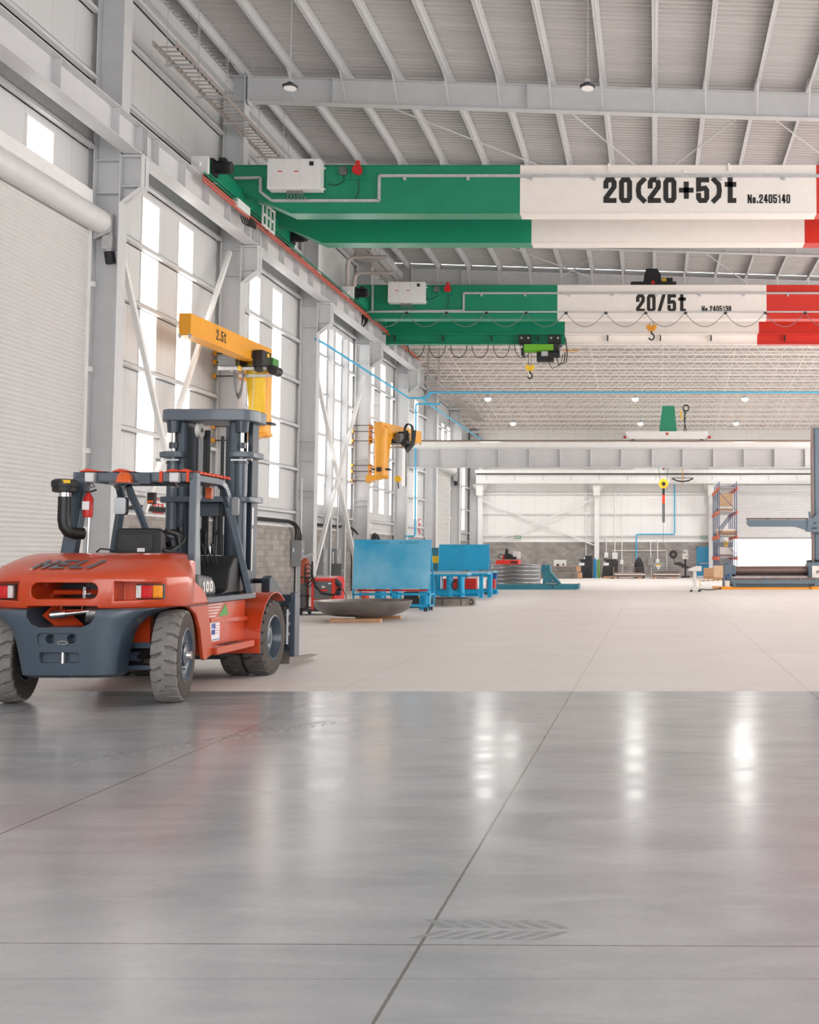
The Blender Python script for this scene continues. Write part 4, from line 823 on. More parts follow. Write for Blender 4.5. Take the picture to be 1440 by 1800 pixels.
for x, y, l in ((-9.7, 64, 'lit lamp under the lower roof over the second workbench'), (-1.1, 64, 'lit lamp under the lower roof next to the green bridge girder'), (5.3, 64, 'lit lamp under the lower roof beyond the cable coil, front row'),
                (-9.77, 76, 'lit lamp of the rear row over the rolled ring stack'), (-0.95, 76, 'lit lamp of the rear row close above the cross girder middle'), (5.67, 76, 'lit lamp of the rear row near the pallet rack')):
    lamp(l, x, y, 10.75, 10.75 + 0.9, 1)
# ------------------------------------------------------------------ forklift truck, local frame: rear axle at the origin, +Y towards the forks
FL = thing('forklift_truck', 'large orange and slate forklift truck parked beside the roller shutter door', 'forklift', (-6.22, 12.34, 0), world=False, rz=math.radians(0.8))
def sgp(v, p): return math.copysign(abs(v) ** p, v)
def plan(hw, yr, yf, z, n=4.0, hf=None, yc=None, k=28):
    yc = (yr + 0.55) if yc is None else yc; hf = hw if hf is None else hf
    pts = [(hw * sgp(math.cos(PI * i / k), 2 / n), yc - (yc - yr) * abs(math.sin(PI * i / k)) ** (2 / n), z) for i in range(k + 1)]
    return pts + [(-hf, yf, z), (hf, yf, z)]
def rrect(cx, cz, w, h, r, n=5):
    out = []
    for sx, sz, a0 in ((1, -1, -90), (1, 1, 0), (-1, 1, 90), (-1, -1, 180)):
        for i in range(n + 1):
            a = math.radians(a0 + 90 * i / n); out.append((cx + sx * (w / 2 - r) + r * math.cos(a), cz + sz * (h / 2 - r) + r * math.sin(a)))
    return out
# counterweight, orange upper casting
m = M()
m.loft([plan(1.02, -.665, .2, 1.062, 2.8, hf=1.0, yc=.12), plan(1.035, -.68, .2, 1.09, 2.8, hf=1.0, yc=.12), plan(1.045, -.675, .2, 1.36, 2.8, hf=1.0, yc=.12), plan(1.035, -.66, .2, 1.405, 2.8, hf=1.0, yc=.12), plan(1.01, -.625, .2, 1.435, 2.9, hf=.99, yc=.14),
        plan(.95, -.465, .3, 1.50, 4.5, hf=.93, yc=.2), plan(.87, -.26, .4, 1.585, hf=.85, yc=.3), plan(.80, -.13, .5, 1.627, hf=.80, yc=.35), plan(.74, -.03, .55, 1.645, hf=.76, yc=.4), plan(.60, .1, .6, 1.65, hf=.7, yc=.45)])
cw = obj('counterweight', m, 'orange', FL)
c = M(); c.prism(rrect(-.01, 1.247, .70, .172, .075), 'y', -1, .3); cut(cw, c)
c = M(); c.prism([(-.4, 1.0), (.34, 1.0), (.34, 1.09), (-.4, 1.09)], 'y', -1, .3); cut(cw, c)
c = M(); c.prism(rrect(-.03, 1.247, .60, .16, .07), 'y', -.3, .5); cut(cw, c)
for s in (-1, 1):
    c = M(); xs = sorted((s * .50, s * .955)); c.prism([(xs[0], 1.14), (xs[1], 1.155), (xs[1], 1.325), (xs[0], 1.345)] if s > 0 else [(xs[0], 1.155), (xs[1], 1.14), (xs[1], 1.345), (xs[0], 1.325)], 'y', -1, -.405); cut(cw, c)
def finish(o, w):
    me = o.data; me.polygons.foreach_set('use_smooth', [True] * len(me.polygons)); me.set_sharp_from_angle(angle=math.radians(32))
    if w: b = o.modifiers.new('edge', 'BEVEL'); b.width = w; b.segments = 3; b.limit_method = 'ANGLE'; b.angle_limit = math.radians(38)
finish(cw, .014)
m = M(); strokes(m, 'HELI', (-.44, -.535, 1.482), (1, 0, .0), (0, .38, .15), .235, .105, .044, .045, slant=.38, depth=.005); obj('lettering', m, 'letter', cw, label='slate lettering set into the orange casting')
m = M(); m.cyl((-.36, -.56, 1.125), (.30, -.56, 1.125), .042, 16); m.box(-.38, .32, -.6, -.42, 1.085, 1.15); obj('cross_bar', m, 'orange', cw, smooth=True)
for s in (-1, 1):
    m = M(); m.box(*sorted((s * .655, s * .71)), -.475, -.405, 1.165, 1.30); t_ = obj('tail_light', m, 'lens_white', cw, bevel=.006)
    m = M(); m.box(*sorted((s * .712, s * .83)), -.472, -.405, 1.165, 1.30); m.box(*sorted((s * .73, s * .81)), -.48, -.47, 1.18, 1.285); obj('tail_light', m, 'lens_red', cw, bevel=.006)
    m = M(); m.box(*sorted((s * .832, s * .93)), -.465, -.405, 1.165, 1.30); m.box(*sorted((s * .845, s * .915)), -.472, -.46, 1.18, 1.285); obj('tail_light', m, 'lens_amber', cw, bevel=.006)
    m = M(); m.box(*sorted((s * .645, s * .938)), -.44, -.40, 1.155, 1.312); obj('light_bezel', m, 'dark', cw)
# slate lower casting with tow pin
m = M()
lwp = [(.455, -.55, .325), (.50, -.62, .36), (.535, -.655, .62), (.575, -.668, .78), (.635, -.672, .88), (.715, -.676, .955), (.80, -.675, 1.01), (.90, -.66, 1.045), (1.0, -.62, 1.062)]
m.loft([plan(h, y, -.28 if z < 1.0 else -.15, z, 4.5, yc=y + .2) for h, y, z in lwp])
lw = obj('lower_counterweight', m, 'slate', FL)
c = M(); c.prism([(-.40, 1.1), (-.39, .97), (-.34, .90), (-.26, .865), (.18, .865), (.27, .90), (.32, .97), (.33, 1.1)], 'y', -1, .4); cut(lw, c)
c = M(); c.prism(rrect(-.06, .735, .43, .135, .03), 'y', -1, -.63); cut(lw, c)
for x in (-.16, .065): c = M(); c.prism(rrect(x, .74, .10, .10, .05), 'y', -1, -.50); cut(lw, c)
c = M(); c.prism(rrect(-.05, .545, .42, .11, .02), 'y', -1, -.56); cut(lw, c)
finish(lw, .01)
m = M(); m.cyl((-.02, -.63, .485), (-.02, -.63, .605), .022, 14); obj('tow_pin', m, 'chrome', lw, smooth=True)
m = M(); m.tube([(-.07 + .05 * math.cos(a) if False else -.02 + .055 * math.cos(a), -.645, .70 + .018 * math.sin(a)) for a in [PI * 2 * i / 14 for i in range(15)]], .006, 6); obj('pin_ring', m, 'chrome', lw)
m = M(); m.cyl((-.13, -.56, .735), (-.13, -.52, .735), .018, 10); m.box(-.1, .02, -.58, -.56, .318, .33); obj('bolt', m, 'chrome', lw)
# engine bay seen through the openings
m = M(); m.box(-.45, .45, -.05, .35, .85, 1.4); e = obj('radiator', m, 'black', FL)
m = M(); m.box(.0, .36, -.2, -.05, .9, 1.33); 
for q in range(18): m.box(.0 + q * .02, .008 + q * .02, -.215, -.2, .9, 1.33)
obj('radiator_core', m, 'cabdark', e)
m = M(); m.cyl((-.24, -.48, .985), (-.1, -.44, 1.0), .045, 16); m.cyl((-.12, -.44, .995), (.2, -.36, 1.03), .028, 12); m.cyl((.1, -.3, 1.0), (.45, -.3, 1.0), .11, 20); x_ = obj('exhaust_pipe', m, 'chrome', FL, smooth=True)
m = M(); m.cyl((-.247, -.482, .985), (-.24, -.48, .985), .036, 14); obj('pipe_mouth', m, 'black', x_)
m = M(); m.box(-.1, .1, -.42, -.40, 1.03, 1.04); m.tube([(-.12, -.5, 1.08), (-.12, -.5, 1.03), (.1, -.5, 1.03), (.1, -.5, 1.08)], .008, 6); m.bar((-.3, -.4, 1.05), (-.05, -.1, .7), .03, .2); m.cyl((-.35, -.22, 1.22), (.36, -.22, 1.22), .03, 10); obj('bracket', m, 'orange', FL)
m = M(); m.box(.03, .06, -.35, -.2, 1.15, 1.28); m.box(.03, .12, -.36, -.34, 1.2, 1.215); m.cyl((.08, -.4, 1.2), (.08, -.4, 1.24), .012, 8); obj('latch', m, 'chrome', FL)

# wheels
def tyre(R, w, dark=False):
    m = M(); n = 252; prof = [(R * .56, -.9 * w), (R * .62, -.98 * w), (R * .72, -w), (R * .86, -w), (R * .93, -.95 * w)]
    tr = [-.88, -.7, -.5, -.3, -.1, .1, .3, .5, .7, .88]
    prof += [(R * (1 - .03 * max(0, abs(q) - .55) / .33), q * w) for q in tr]
    prof += [(r, -h) for r, h in prof[4::-1]]; K = len(prof); rings = []
    for i in range(n):
        ring = []
        for j, (r, h) in enumerate(prof):
            q = h / w
            a = 2 * PI * i / n
            if 3 < j < K - 4:
                a += (2 * PI / 21) * (.30 * abs(q) + .05 * math.sin(q * 9))
                if abs(q) > .12 and (i + (6 if q > 0 else 0)) % 12 < 2: r -= .04 if abs(q) < .9 else .05
            ring.append((h, r * math.cos(a), r * math.sin(a)))
        rings.append(ring)
    for i in range(n):
        A, B = rings[i], rings[(i + 1) % n]
        for j in range(K - 1):
            m.cur = 0 if 3 < j < K - 5 else 1
            m.add([A[j], A[j + 1], B[j + 1], B[j]], [(0, 1, 2, 3)])
    return m
def weld(o):
    bm = bmesh.new(); bm.from_mesh(o.data); bmesh.ops.remove_doubles(bm, verts=bm.verts, dist=1e-5); bmesh.ops.recalc_face_normals(bm, faces=bm.faces); bm.to_mesh(o.data); bm.free(); finish(o, 0)
def wheel(loc, side, steer, front, src={}):
    key = front
    if key not in src:
        R, w = .51, .142
        o = obj('wheel', tyre(R, w), ['tread', 'sidewall'] if not front else ['tread_dark', 'sidewall'], FL); weld(o)
        m = M(); dp = .08 if not front else .01
        m.lathe([(.30, .128), (.305, .14), (.285, .145), (.275, .12), (.25, dp + .02), (.2, dp), (.12, dp), (.12, dp + .05), (.08, dp + .065), (.0, dp + .065)], ax='x', n=48); m.lathe([(.30, .128), (.30, -.128), (.27, -.128), (.25, -.02), (.0, -.02)], ax='x', n=48); obj('rim', m, 'slate', o, smooth=True)
        m = M(); nb = 8 if not front else 14
        for q in range(nb): a = 2 * PI * q / nb; m.cyl((dp, .165 * math.cos(a), .165 * math.sin(a)), (dp + .04, .165 * math.cos(a), .165 * math.sin(a)), .018, 8)
        if front: m.cyl((dp, 0, 0), (dp + .06, 0, 0), .13, 24)
        else: m.cyl((dp + .05, 0, 0), (dp + .11, 0, 0), .06, 16, .045)
        obj('hub_bolt', m, 'chrome' if not front else 'cabgrey', o, smooth=True); src[key] = o
    else:
        s0 = src[key]; o = s0.copy(); COL.objects.link(o); o.parent = FL
        for ch in list(s0.children): c_ = ch.copy(); COL.objects.link(c_); c_.parent = o
    o.location = loc; o.rotation_euler = (0.3, 0, steer + (0 if side > 0 else PI)); return o
for s in (-1, 1): wheel((s * .875, 0, .51), s, math.radians(10.5), False)
for s in (-1, 1): wheel((s * .95, 2.75, .51), s, 0, True); wheel((s * .645, 2.75, .51), s, 0, True)
# frame between the axles
m = M(); m.box(-.5, .5, .1, 2.9, .36, 1.02); m.box(-.78, .78, .05, 2.0, .75, 1.0); m.box(-.7, .7, 2.68, 2.92, .4, .62); obj('chassis', m, 'black', FL)
m = M(); m.box(-.78, .78, -.1, .1, .60, .66); m.box(-.78, .78, -.08, .1, .36, .41); m.cyl((-.5, .02, .5), (.5, .02, .5), .06, 14); ax = obj('steer_axle', m, 'slate', FL); m = M(); m.tube([(.45 + .02 * i, -.02 + .03 * (i % 2), .5) for i in range(14)], .03, 6); obj('steer_linkage', m, 'black', ax)
m = M(); m.box(.4, .62, -.02, .05, .62, 1.04); m.box(-.62, -.4, -.02, .05, .62, 1.04); obj('axle_bracket', m, 'orange', FL)
# side bodies: rear wheel arch, recess, step, decals
for s in (-1, 1):
    def X(a, b): return sorted((s * a, s * b))
    m = M(); m.prism([(-.12, 1.06), (.12, 1.04), (.32, .95), (.45, .76), (.51, .58), (.56, .42), (.61, .40), (.85, .45), (.75, .8), (.66, 1.06), (.60, 1.12), (.3, 1.2), (-.1, 1.2)], 'x', *X(.945, .99)); sp_ = obj('wheel_arch', m, 'orange_dark', FL, bevel=.01)
    pts = [(-.1, 1.06), (-.1, 1.425), (.05, 1.42), (.18, 1.37), (.30, 1.31), (.46, 1.25), (.58, 1.17), (.65, 1.09), (.66, 1.06)]
    m = M(); m.prism(pts, 'x', *X(.55, 1.0)); m.prism([(.05, 1.3), (.05, 1.585), (.80, 1.565), (.84, 1.53), (.84, 1.12), (.3, 1.2)], 'x', *X(.4, .77)); obj('side_shoulder', m, 'orange', FL, bevel=.03)
    m = M(); m.box(*X(.94, 1.003), .1, .67, 1.045, 1.056); obj('panel_gap', m, 'black', FL)
    m = M(); m.prism([(.6, .95), (.8, .46), (2.2, .46), (2.2, 1.05), (.6, 1.05)], 'x', *X(.5, .88)); sb = obj('side_body', m, 'orange', FL, bevel=.008)
    m = M(); m.box(*X(.5, 1.05), .82, 2.1, .44, .53); st_ = obj('step', m, 'orange_dark', FL, bevel=.012)
    m = M(); m.box(*X(.90, 1.02), 1.2, 1.75, .53, .536); obj('step_tread', m, 'black', st_)
    m = M(); m.bar((s * .89, 1.0, .84), (s * .92, 2.16, .80), .02, .05); obj('grab_rail', m, 'orange', FL)
    m = M(); A = [math.radians(a) for a in range(196, 48, -6)]
    m.loft([[(s * x, 2.8 + r * math.cos(a), .51 + r * math.sin(a)) for x, r in ((.62, .60), (1.085, .60), (1.085, .615), (.62, .615))] for a in A]); obj('front_fender', m, 'orange', FL, smooth=True)
    m = M(); m.prism([(.62, 1.06), (2.25, 1.06), (2.25, 1.13), (.62, 1.13)], 'x', *X(.3, 1.0)); obj('floor_sill', m, 'slate', FL, bevel=.008)
    if s > 0:
        m = M()
        for q in range(9): m.add([(.8825, .94, 1.03 - q * .035), (.8825, 1.42 - .055 * q, 1.03 - q * .035), (.8825, 1.40 - .055 * q, 1.015 - q * .035), (.8825, .94, 1.022 - q * .035)], [(0, 1, 2, 3)])
        obj('stripe_decal', m, 'decal', sb)
        m = M(); m.add([(.883, 1.28, .87), (.883, 1.62, .88), (.883, 1.50, 1.02)], [(0, 1, 2)]); obj('triangle_decal', m, 'lgreen', sb)
        m = M(); m.box(.882, .886, 1.02, 1.32, .58, .86); k_ = obj('sticker', m, 'paper', sb, label='white sticker with blue and pink print')
        m = M(); strokes(m, 'EQ', (.887, 1.06, .735), (0, 1, 0), (0, 0, 1), .06, .035, .014, .008); strokes(m, 'MS', (.887, 1.06, .66), (0, 1, 0), (0, 0, 1), .06, .03, .014, .008); m.box(.886, .888, 1.06, 1.32, .592, .602); obj('sticker_print', m, 'navy', k_)
        m = M()
        for q in range(4): m.box(  .886, .888, 1.19, 1.31 - .03 * (q % 2), .76 - q * .03, .768 - q * .03)
        obj('sticker_print', m, 'pink', k_)
# cab interior
m = M(); m.prism([(1.55, 1.13), (2.3, 1.13), (2.3, 1.40), (2.25, 1.62), (1.95, 1.6), (1.8, 1.45), (1.75, 1.2)], 'x', -.75, .82); ds = obj('dashboard', m, 'black', FL, bevel=.03)
m = M(); m.box(.3, .45, 1.98, 2.15, 1.618, 1.623); m.box(.47, .58, 1.98, 2.15, 1.618, 1.623); obj('instruction_label', m, 'paper', ds)
m = M(); m.prism([(.84, 1.13), (1.42, 1.13), (1.40, 1.26), (1.28, 1.36), (.84, 1.40)], 'x', -.55, .80); bc = obj('side_console', m, 'cabdark', FL, bevel=.04)
m = M(); strokes(m, '100', (.803, .96, 1.18), (0, 1, 0), (0, 0, 1), .13, .06, .034, .025); obj('number_decal', m, 'decal', bc)
m = M(); m.prism(rrect(.0, 1.77, .54, .36, .07), 'y', 1.0, 1.14); m.prism(rrect(.0, 1.79, .52, .30, .07), 'y', 1.14, 1.18); se = obj('seat', m, 'black', FL, bevel=.025)
m = M(); m.prism(rrect(-.02, 1.77, .40, .2, .03), 'y', .988, 1.005); obj('seat_pocket', m, 'dark', se); m = M(); m.box(.0, .09, .983, .988, 1.665, 1.71); obj('warning_label', m, 'paper', se)
m = M(); m.tube([(.28, 1.12, 1.92), (.34, 1.29, 1.88), (.35, 1.34, 1.74), (.30, 1.19, 1.66), (.26, 1.08, 1.68)], .03, 8); obj('armrest', m, 'black', se, smooth=True); m = M(); m.box(-.27, .27, 1.14, 1.6, 1.42, 1.58); obj('seat_cushion', m, 'black', se, bevel=.03)
m = M(); cx_, cy_, cz_ = .03, 1.78, 1.82
m.tube([(cx_ + .2 * math.cos(a), cy_ + .2 * math.sin(a) * .75, cz_ + .2 * math.sin(a) * .62) for a in [2 * PI * i / 28 for i in range(29)]], .018, 8)
for a in (0.3, 2.2, 4.2): m.bar((cx_, cy_, cz_), (cx_ + .2 * math.cos(a), cy_ + .15 * math.sin(a), cz_ + .124 * math.sin(a)), .03, .02)
m.cyl((cx_ + .1, cy_ + .1, cz_ + .1), (cx_ + .1, cy_ + .07, cz_ + .17), .03, 12); m.cyl((cx_, cy_, cz_), (cx_, cy_ + .35, cz_ - .4), .05, 12); obj('steering_wheel', m, 'black', FL, smooth=True)
m = M()
for q in range(4): m.cyl((.5 + q * .06, 1.75, 1.5), (.48 + q * .06, 1.6, 1.74), .01, 8); m.cyl((.48 + q * .06, 1.6, 1.74), (.48 + q * .06, 1.59, 1.77), .018, 8)
obj('control_lever', m, 'dark', FL)
m = M(); m.tube([(-.35, .7, 1.66), (-.3, .7, 1.70), (-.2, .7, 1.69), (-.14, .7, 1.66)], .01, 6); obj('cable', m, 'rubber_hose', FL)
# overhead guard
GZ = 2.56; GY0 = .44
for s, lx in ((1, 'right'), (-1, 'left')):
    m = M()
    if s > 0: m.prism([(.84, 1.10), (1.14, 1.10), (1.06, 1.35), (1.0, 1.9), (.98, GZ), (.86, GZ), (.86, 1.5)], 'x', .655, .745)
    else: m.loft([[(-.76 + dx, y, 1.5) for dx, y in ((-.08, .78), (.09, .78), (.09, .90), (-.08, .90))], [(-.63 + dx, y, GZ) for dx, y in ((-.08, .84), (.08, .84), (.08, .96), (-.08, .96))]])
    g_ = obj('guard_post', m, 'slate_light' if s > 0 else 'slate', FL, bevel=.012)
    if s > 0: m = M(); m.add([(.7465, .86, 1.14), (.7465, 1.03, 1.14), (.7465, .88, 1.38)], [(0, 1, 2)]); obj('triangle_decal', m, 'lgreen', g_)
    m = M(); P = [(s * .66, 1.7, GZ), (s * .66, 1.82, GZ - .01), (s * .67, 1.93, GZ - .06), (s * .68, 2.0, GZ - .16), (s * .70, 2.04, GZ - .3), (s * .92, 2.2, 1.12)]
    for a, b in zip(P, P[1:]): m.bar(a, (Vector(b) + (Vector(b) - Vector(a)).normalized() * .02).to_tuple(), .085, .085)
    obj('guard_leg', m, 'slate', FL, bevel=.01)
    m = M(); m.box(*sorted((s * .61, s * .70)), .86, 1.72, GZ - .045, GZ + .045); obj('guard_rail', m, 'slate', FL, bevel=.01)
m = M(); m.box(-.74, .74, .87, .98, GZ - .055, GZ + .06); m.box(-.66, .66, 1.75, 1.84, GZ - .05, GZ + .04); gr = obj('guard_crossbar', m, 'slate_light', FL, bevel=.012)
m = M()
for q in range(6): m.box(-.55 + q * .2, -.49 + q * .2, .9, 1.8, GZ - .03, GZ + .02)
m.box(-.62, .62, .95, 1.8, GZ + .02, GZ + .03); obj('roof_slat', m, 'slate_dark', FL)
m = M()
for x0_, w_ in ((-.66, .34), (-.27, .3), (.36, .26), (.5, .22)): m.prism([(x0_, GZ + .062), (x0_ + .1, GZ + .10), (x0_ + w_ * .6, GZ + .072), (x0_ + w_, GZ + .064)], 'y', .84, 1.02)
for x_p in (-.17, .3, .62): m.box(x_p, x_p + .035, .85, .88, GZ - .06, GZ + .07)
for q in range(8): m.prism([(1.0 + q * .13, GZ + .05), (1.06 + q * .13, GZ + .085), (1.13 + q * .13, GZ + .05)], 'x', .6, .72)
obj('tie_strap', m, 'strap', FL)
for x in (-.50, .50):
    m = M(); m.box(x - .055, x + .055, .78, .86, GZ - .07, GZ + .05); wl = obj('work_lamp', m, 'galv', FL, bevel=.01); m = M(); m.box(x - .045, x + .045, .772, .78, GZ - .055, GZ + .04); obj('lamp_lens', m, 'lens_white', wl); m = M(); m.tube([(x, .84, GZ - .07), (x + .04, .84, GZ - .12), (x - .03, .84, GZ - .13)], .01, 6); obj('lamp_bracket', m, 'chrome', wl)
m = M(); m.box(-.26, .08, .76, .87, GZ - .09, GZ - .075); m.box(.06, .2, .82, .86, GZ - .08, GZ + .05); bb = obj('beacon_bracket', m, 'slate', FL)
m = M(); m.lathe([(.0, .13), (.05, .122), (.08, .09), (.095, .03), (.10, 0), (0, 0)], (-.09, .80, GZ - .075), n=28); obj('beacon', m, 'beacon', FL, smooth=True)
m = M(); m.tube([(-.14, 1.0, GZ - .10), (-.12, 1.05, GZ - .2), (-.08, 1.2, 2.15), (.0, 1.4, 1.75)], .045, 8); obj('guard_stay', m, 'slate', FL, smooth=True)
m = M(); m.prism(rrect(-.24, 2.22, .14, .20, .03), 'y', 1.02, 1.05); mr = obj('rear_mirror', m, 'mirror', FL); m = M(); m.prism(rrect(-.24, 2.22, .16, .22, .035), 'y', 1.05, 1.08); obj('mirror_shell', m, 'black', mr)
m = M(); m.prism(rrect(.78, 2.26, .10, .24, .04), 'y', 2.02, 2.07); obj('side_mirror', m, 'cabgrey', FL, bevel=.01)
m = M(); m.box(-.04, .05, 1.3, 1.38, 2.26, 2.40); lb = obj('rear_camera', m, 'black', FL, bevel=.01); m = M(); m.box(-.03, .04, 1.29, 1.30, 2.27, 2.30); obj('camera_light', m, 'beacon', lb)
m = M(); m.box(.44, .52, 1.9, 1.98, 2.35, 2.5); ol = obj('turn_lamp', m, 'beacon', FL, bevel=.01); m = M(); m.lathe([(0, 0), (.05, .02), (.065, .1), (0, .1)], (.3, 1.9, 2.38), 'y', 20); obj('work_lamp', m, 'cabgrey', FL)
# air intake and extinguisher
m = M(); m.lathe([(0, 0), (.11, 0), (.135, .01), (.135, .06), (.145, .065), (.145, .13), (.11, .155), (0, .16)], (-.70, .62, 2.36), n=28); ai = obj('air_intake', m, 'black', FL, smooth=True); m = M(); m.box(-.67, -.57, .485, .49, 2.46, 2.50); obj('maker_label', m, 'bright_yellow', ai)
m = M(); m.cyl((-.70, .62, 2.28), (-.70, .62, 2.37), .062, 20); obj('hose_clamp', m, 'chrome', ai); m = M(); m.tube([(-.70, .62, 2.31), (-.70, .62, 2.04), (-.69, .63, 1.96), (-.66, .65, 1.90), (-.61, .70, 1.88), (-.55, .78, 1.88)], .07, 14); obj('intake_hose', m, 'rubber_hose', ai, smooth=True)
m = M(); m.lathe([(0, 0), (.052, .005), (.056, .03), (.056, .23), (.03, .27), (.02, .3), (0, .3)], (-.50, .78, 2.07), n=20); fe = obj('fire_extinguisher', m, 'red', FL, smooth=True); m = M(); m.box(-.54, -.46, .715, .726, 2.16, 2.26); obj('extinguisher_label', m, 'paper', fe); m = M(); m.tube([(-.50, .76, 2.37), (-.55, .74, 2.38), (-.57, .73, 2.29), (-.57, .73, 2.16)], .01, 6); m.bar((-.50, .78, 2.37), (-.41, .78, 2.40), .02, .02); obj('extinguisher_valve', m, 'black', fe); m = M(); m.cyl((-.50, .80, 1.5), (-.50, .80, 2.07), .012, 8); obj('grab_handle', m, 'chrome', FL)
# mast
for s in (-1, 1):
    m = M(); m.box(*sorted((s * .29, s * .34)), 3.1, 3.46, .25, 3.5); m.box(*sorted((s * .29, s * .42)), 3.1, 3.13, .25, 3.5); m.box(*sorted((s * .29, s * .42)), 3.43, 3.46, .25, 3.5); obj('outer_upright', m, 'slate', FL, bevel=.006)
    m = M(); m.box(*sorted((s * .50, s * .57)), 3.25, 3.5, .9, 3.5); obj('guide_rail', m, 'slate_dark', FL, bevel=.006)
    m = M(); m.box(*sorted((s * .20, s * .25)), 3.22, 3.44, .3, 3.45); obj('inner_upright', m, 'slate_dark', FL, bevel=.006)
    m = M(); m.cyl((s * .475, 3.08, .8), (s * .475, 3.08, 2.98), .082, 22); lc = obj('lift_cylinder', m, 'slate', FL, smooth=True); m = M(); m.cyl((s * .475, 3.08, 2.9), (s * .475, 3.08, 3.5), .03, 14); obj('cylinder_rod', m, 'chrome', lc, smooth=True); m = M(); m.cyl((s * .475, 3.08, 2.9), (s * .475, 3.08, 2.93), .095, 20); m.cyl((s * .475, 3.08, 3.12), (s * .475, 3.08, 3.2), .06, 16); m.cyl((s * .475, 3.08, 3.34), (s * .475, 3.08, 3.5), .085, 18, .1); obj('cylinder_collar', m, 'slate_dark', lc)
    m = M(); m.prism([(s * .33, 3.45), (s * .66, 3.45), (s * .68, 3.3), (s * .66, 3.05), (s * .58, 2.97), (s * .40, 2.95), (s * .33, 3.0)], 'z', 2.99, 3.07); obj('stay_plate', m, 'slate_light', FL, bevel=.008); m = M(); m.bar((s * .36, 2.99, 2.95), (s * .62, 2.99, 2.95), .02, .02); m.cyl((s * .6, 2.97, 2.95), (s * .66, 2.97, 2.95), .025, 8); obj('clamp_bolt', m, 'chrome', FL)
    m = M(); m.cyl((s * .40, 2.5, 1.02), (s * .42, 3.15, 1.3), .05, 14); m.box(*sorted((s * .52, s * .60)), 2.95, 3.2, 1.0, 1.42); obj('tilt_cylinder', m, 'slate_dark', FL, smooth=True)
m = M(); m.prism([(-.62, 3.62), (.62, 3.62), (.67, 3.5), (.67, 3.15), (.60, 3.0), (.50, 2.94), (-.50, 2.94), (-.60, 3.0), (-.67, 3.15), (-.67, 3.5)], 'z', 3.50, 3.66); tp = obj('top_crosshead', m, 'slate_light', FL, bevel=.012)
m = M(); m.prism([(-.68, 3.4), (.68, 3.4), (.68, 3.2), (.62, 3.02), (.52, 2.96), (-.52, 2.96), (-.62, 3.02), (-.68, 3.2)], 'z', 2.36, 2.44); m.box(-.4, .4, 3.2, 3.26, 2.17, 2.36); obj('middle_crosshead', m, 'slate', FL, bevel=.008)
for x in (-.13, ):
    m = M(); m.lathe([(.03, -.03), (.105, -.03), (.085, 0), (.105, .03), (.03, .03)], (x, 3.12, 3.38), 'x', 28); py_ = obj('chain_pulley', m, 'beige', FL, smooth=True); m = M(); m.cyl((x - .04, 3.12, 3.38), (x + .04, 3.12, 3.38), .03, 12); obj('pulley_pin', m, 'dark', py_)
for x in (-.12, -.07, .04, .10): m = M(); m.bar((x, 3.3, .5), (x, 3.3, 3.4 if x < 0 else 2.2), .03, .045); obj('lift_chain', m, 'black', FL)
m = M()
for q, x in enumerate((-.17, -.15, .1, .14, .17, .19)): m.tube([(x, 3.15, .8), (x + .01, 3.14, 1.6), (x, 3.15, 3.3 if q < 1 or q > 3 else 2.15)], .014, 6)
m.tube([(-.1, 3.15, .9), (-.1, 3.15, 1.95), (-.06, 3.15, 2.03), (-.02, 3.15, 1.95), (-.02, 3.15, .9)], .022, 8); m.tube([(.1, 3.15, .9), (.1, 3.15, 1.9), (.15, 3.15, 1.98), (.2, 3.15, 1.9), (.2, 3.15, .9)], .022, 8); obj('hydraulic_hose', m, 'rubber_hose', FL)
m = M(); m.cyl((.02, 3.2, .6), (.02, 3.2, 1.75), .04, 14); obj('free_lift_cylinder', m, 'chrome', FL, smooth=True)
m = M(); m.box(.573, .575, 3.27, 3.33, 2.05, 2.3); m.box(.573, .575, 3.27, 3.31, 1.4, 2.0); obj('mast_label', m, 'paper', FL)
m = M(); m.box(-.45, .45, 3.1, 3.5, .18, .45); m.box(-.5, .5, 3.0, 3.2, .45, .6); obj('mast_foot', m, 'slate_dark', FL)
# carriage and forks
m = M(); m.box(-1.05, 1.05, 3.62, 3.70, .90, 1.06); m.box(-1.05, 1.05, 3.62, 3.70, .25, .40); m.box(-.35, .35, 3.5, 3.64, .3, 1.2); ca = obj('fork_carriage', m, 'slate_dark', FL, bevel=.008)
for s in (-1, 1):
    m = M(); m.box(*sorted((s * 1.04, s * 1.11)), 3.58, 3.80, .17, 1.09); m.box(*sorted((s * 1.0, s * 1.04)), 3.60, 3.74, .3, .95); obj('end_plate', m, 'slate', ca, bevel=.008); m = M(); m.prism([(3.1, 1.30), (3.2, 1.34), (3.72, 1.08), (3.72, .80), (3.35, .72), (3.1, .95)], 'x', *sorted((s * .78, s * .9))); obj('carriage_gusset', m, 'slate_dark', ca, bevel=.008); m = M(); m.cyl((s * .45, 3.4, 1.26), (s * .85, 3.4, 1.26), .035, 12); obj('side_shift_rod', m, 'dark', ca)
    m = M()
    for z in (.45, .6, .75): m.cyl((s * .98, 3.6, z), (s * 1.03, 3.6, z + .06), .025, 8)
    m.cyl((s * 1.0, 3.58, .35), (s * 1.0, 3.58, .85), .02, 8); obj('roller_bolt', m, 'galv', ca)
    m = M(); x = s * .93; m.prism([(3.70, 1.05), (3.76, 1.05), (3.77, .14), (5.1, .075), (5.1, .06), (3.70, .055)], 'x', x - .075, x + .075); obj('fork', m, 'forksteel', FL, bevel=.006)
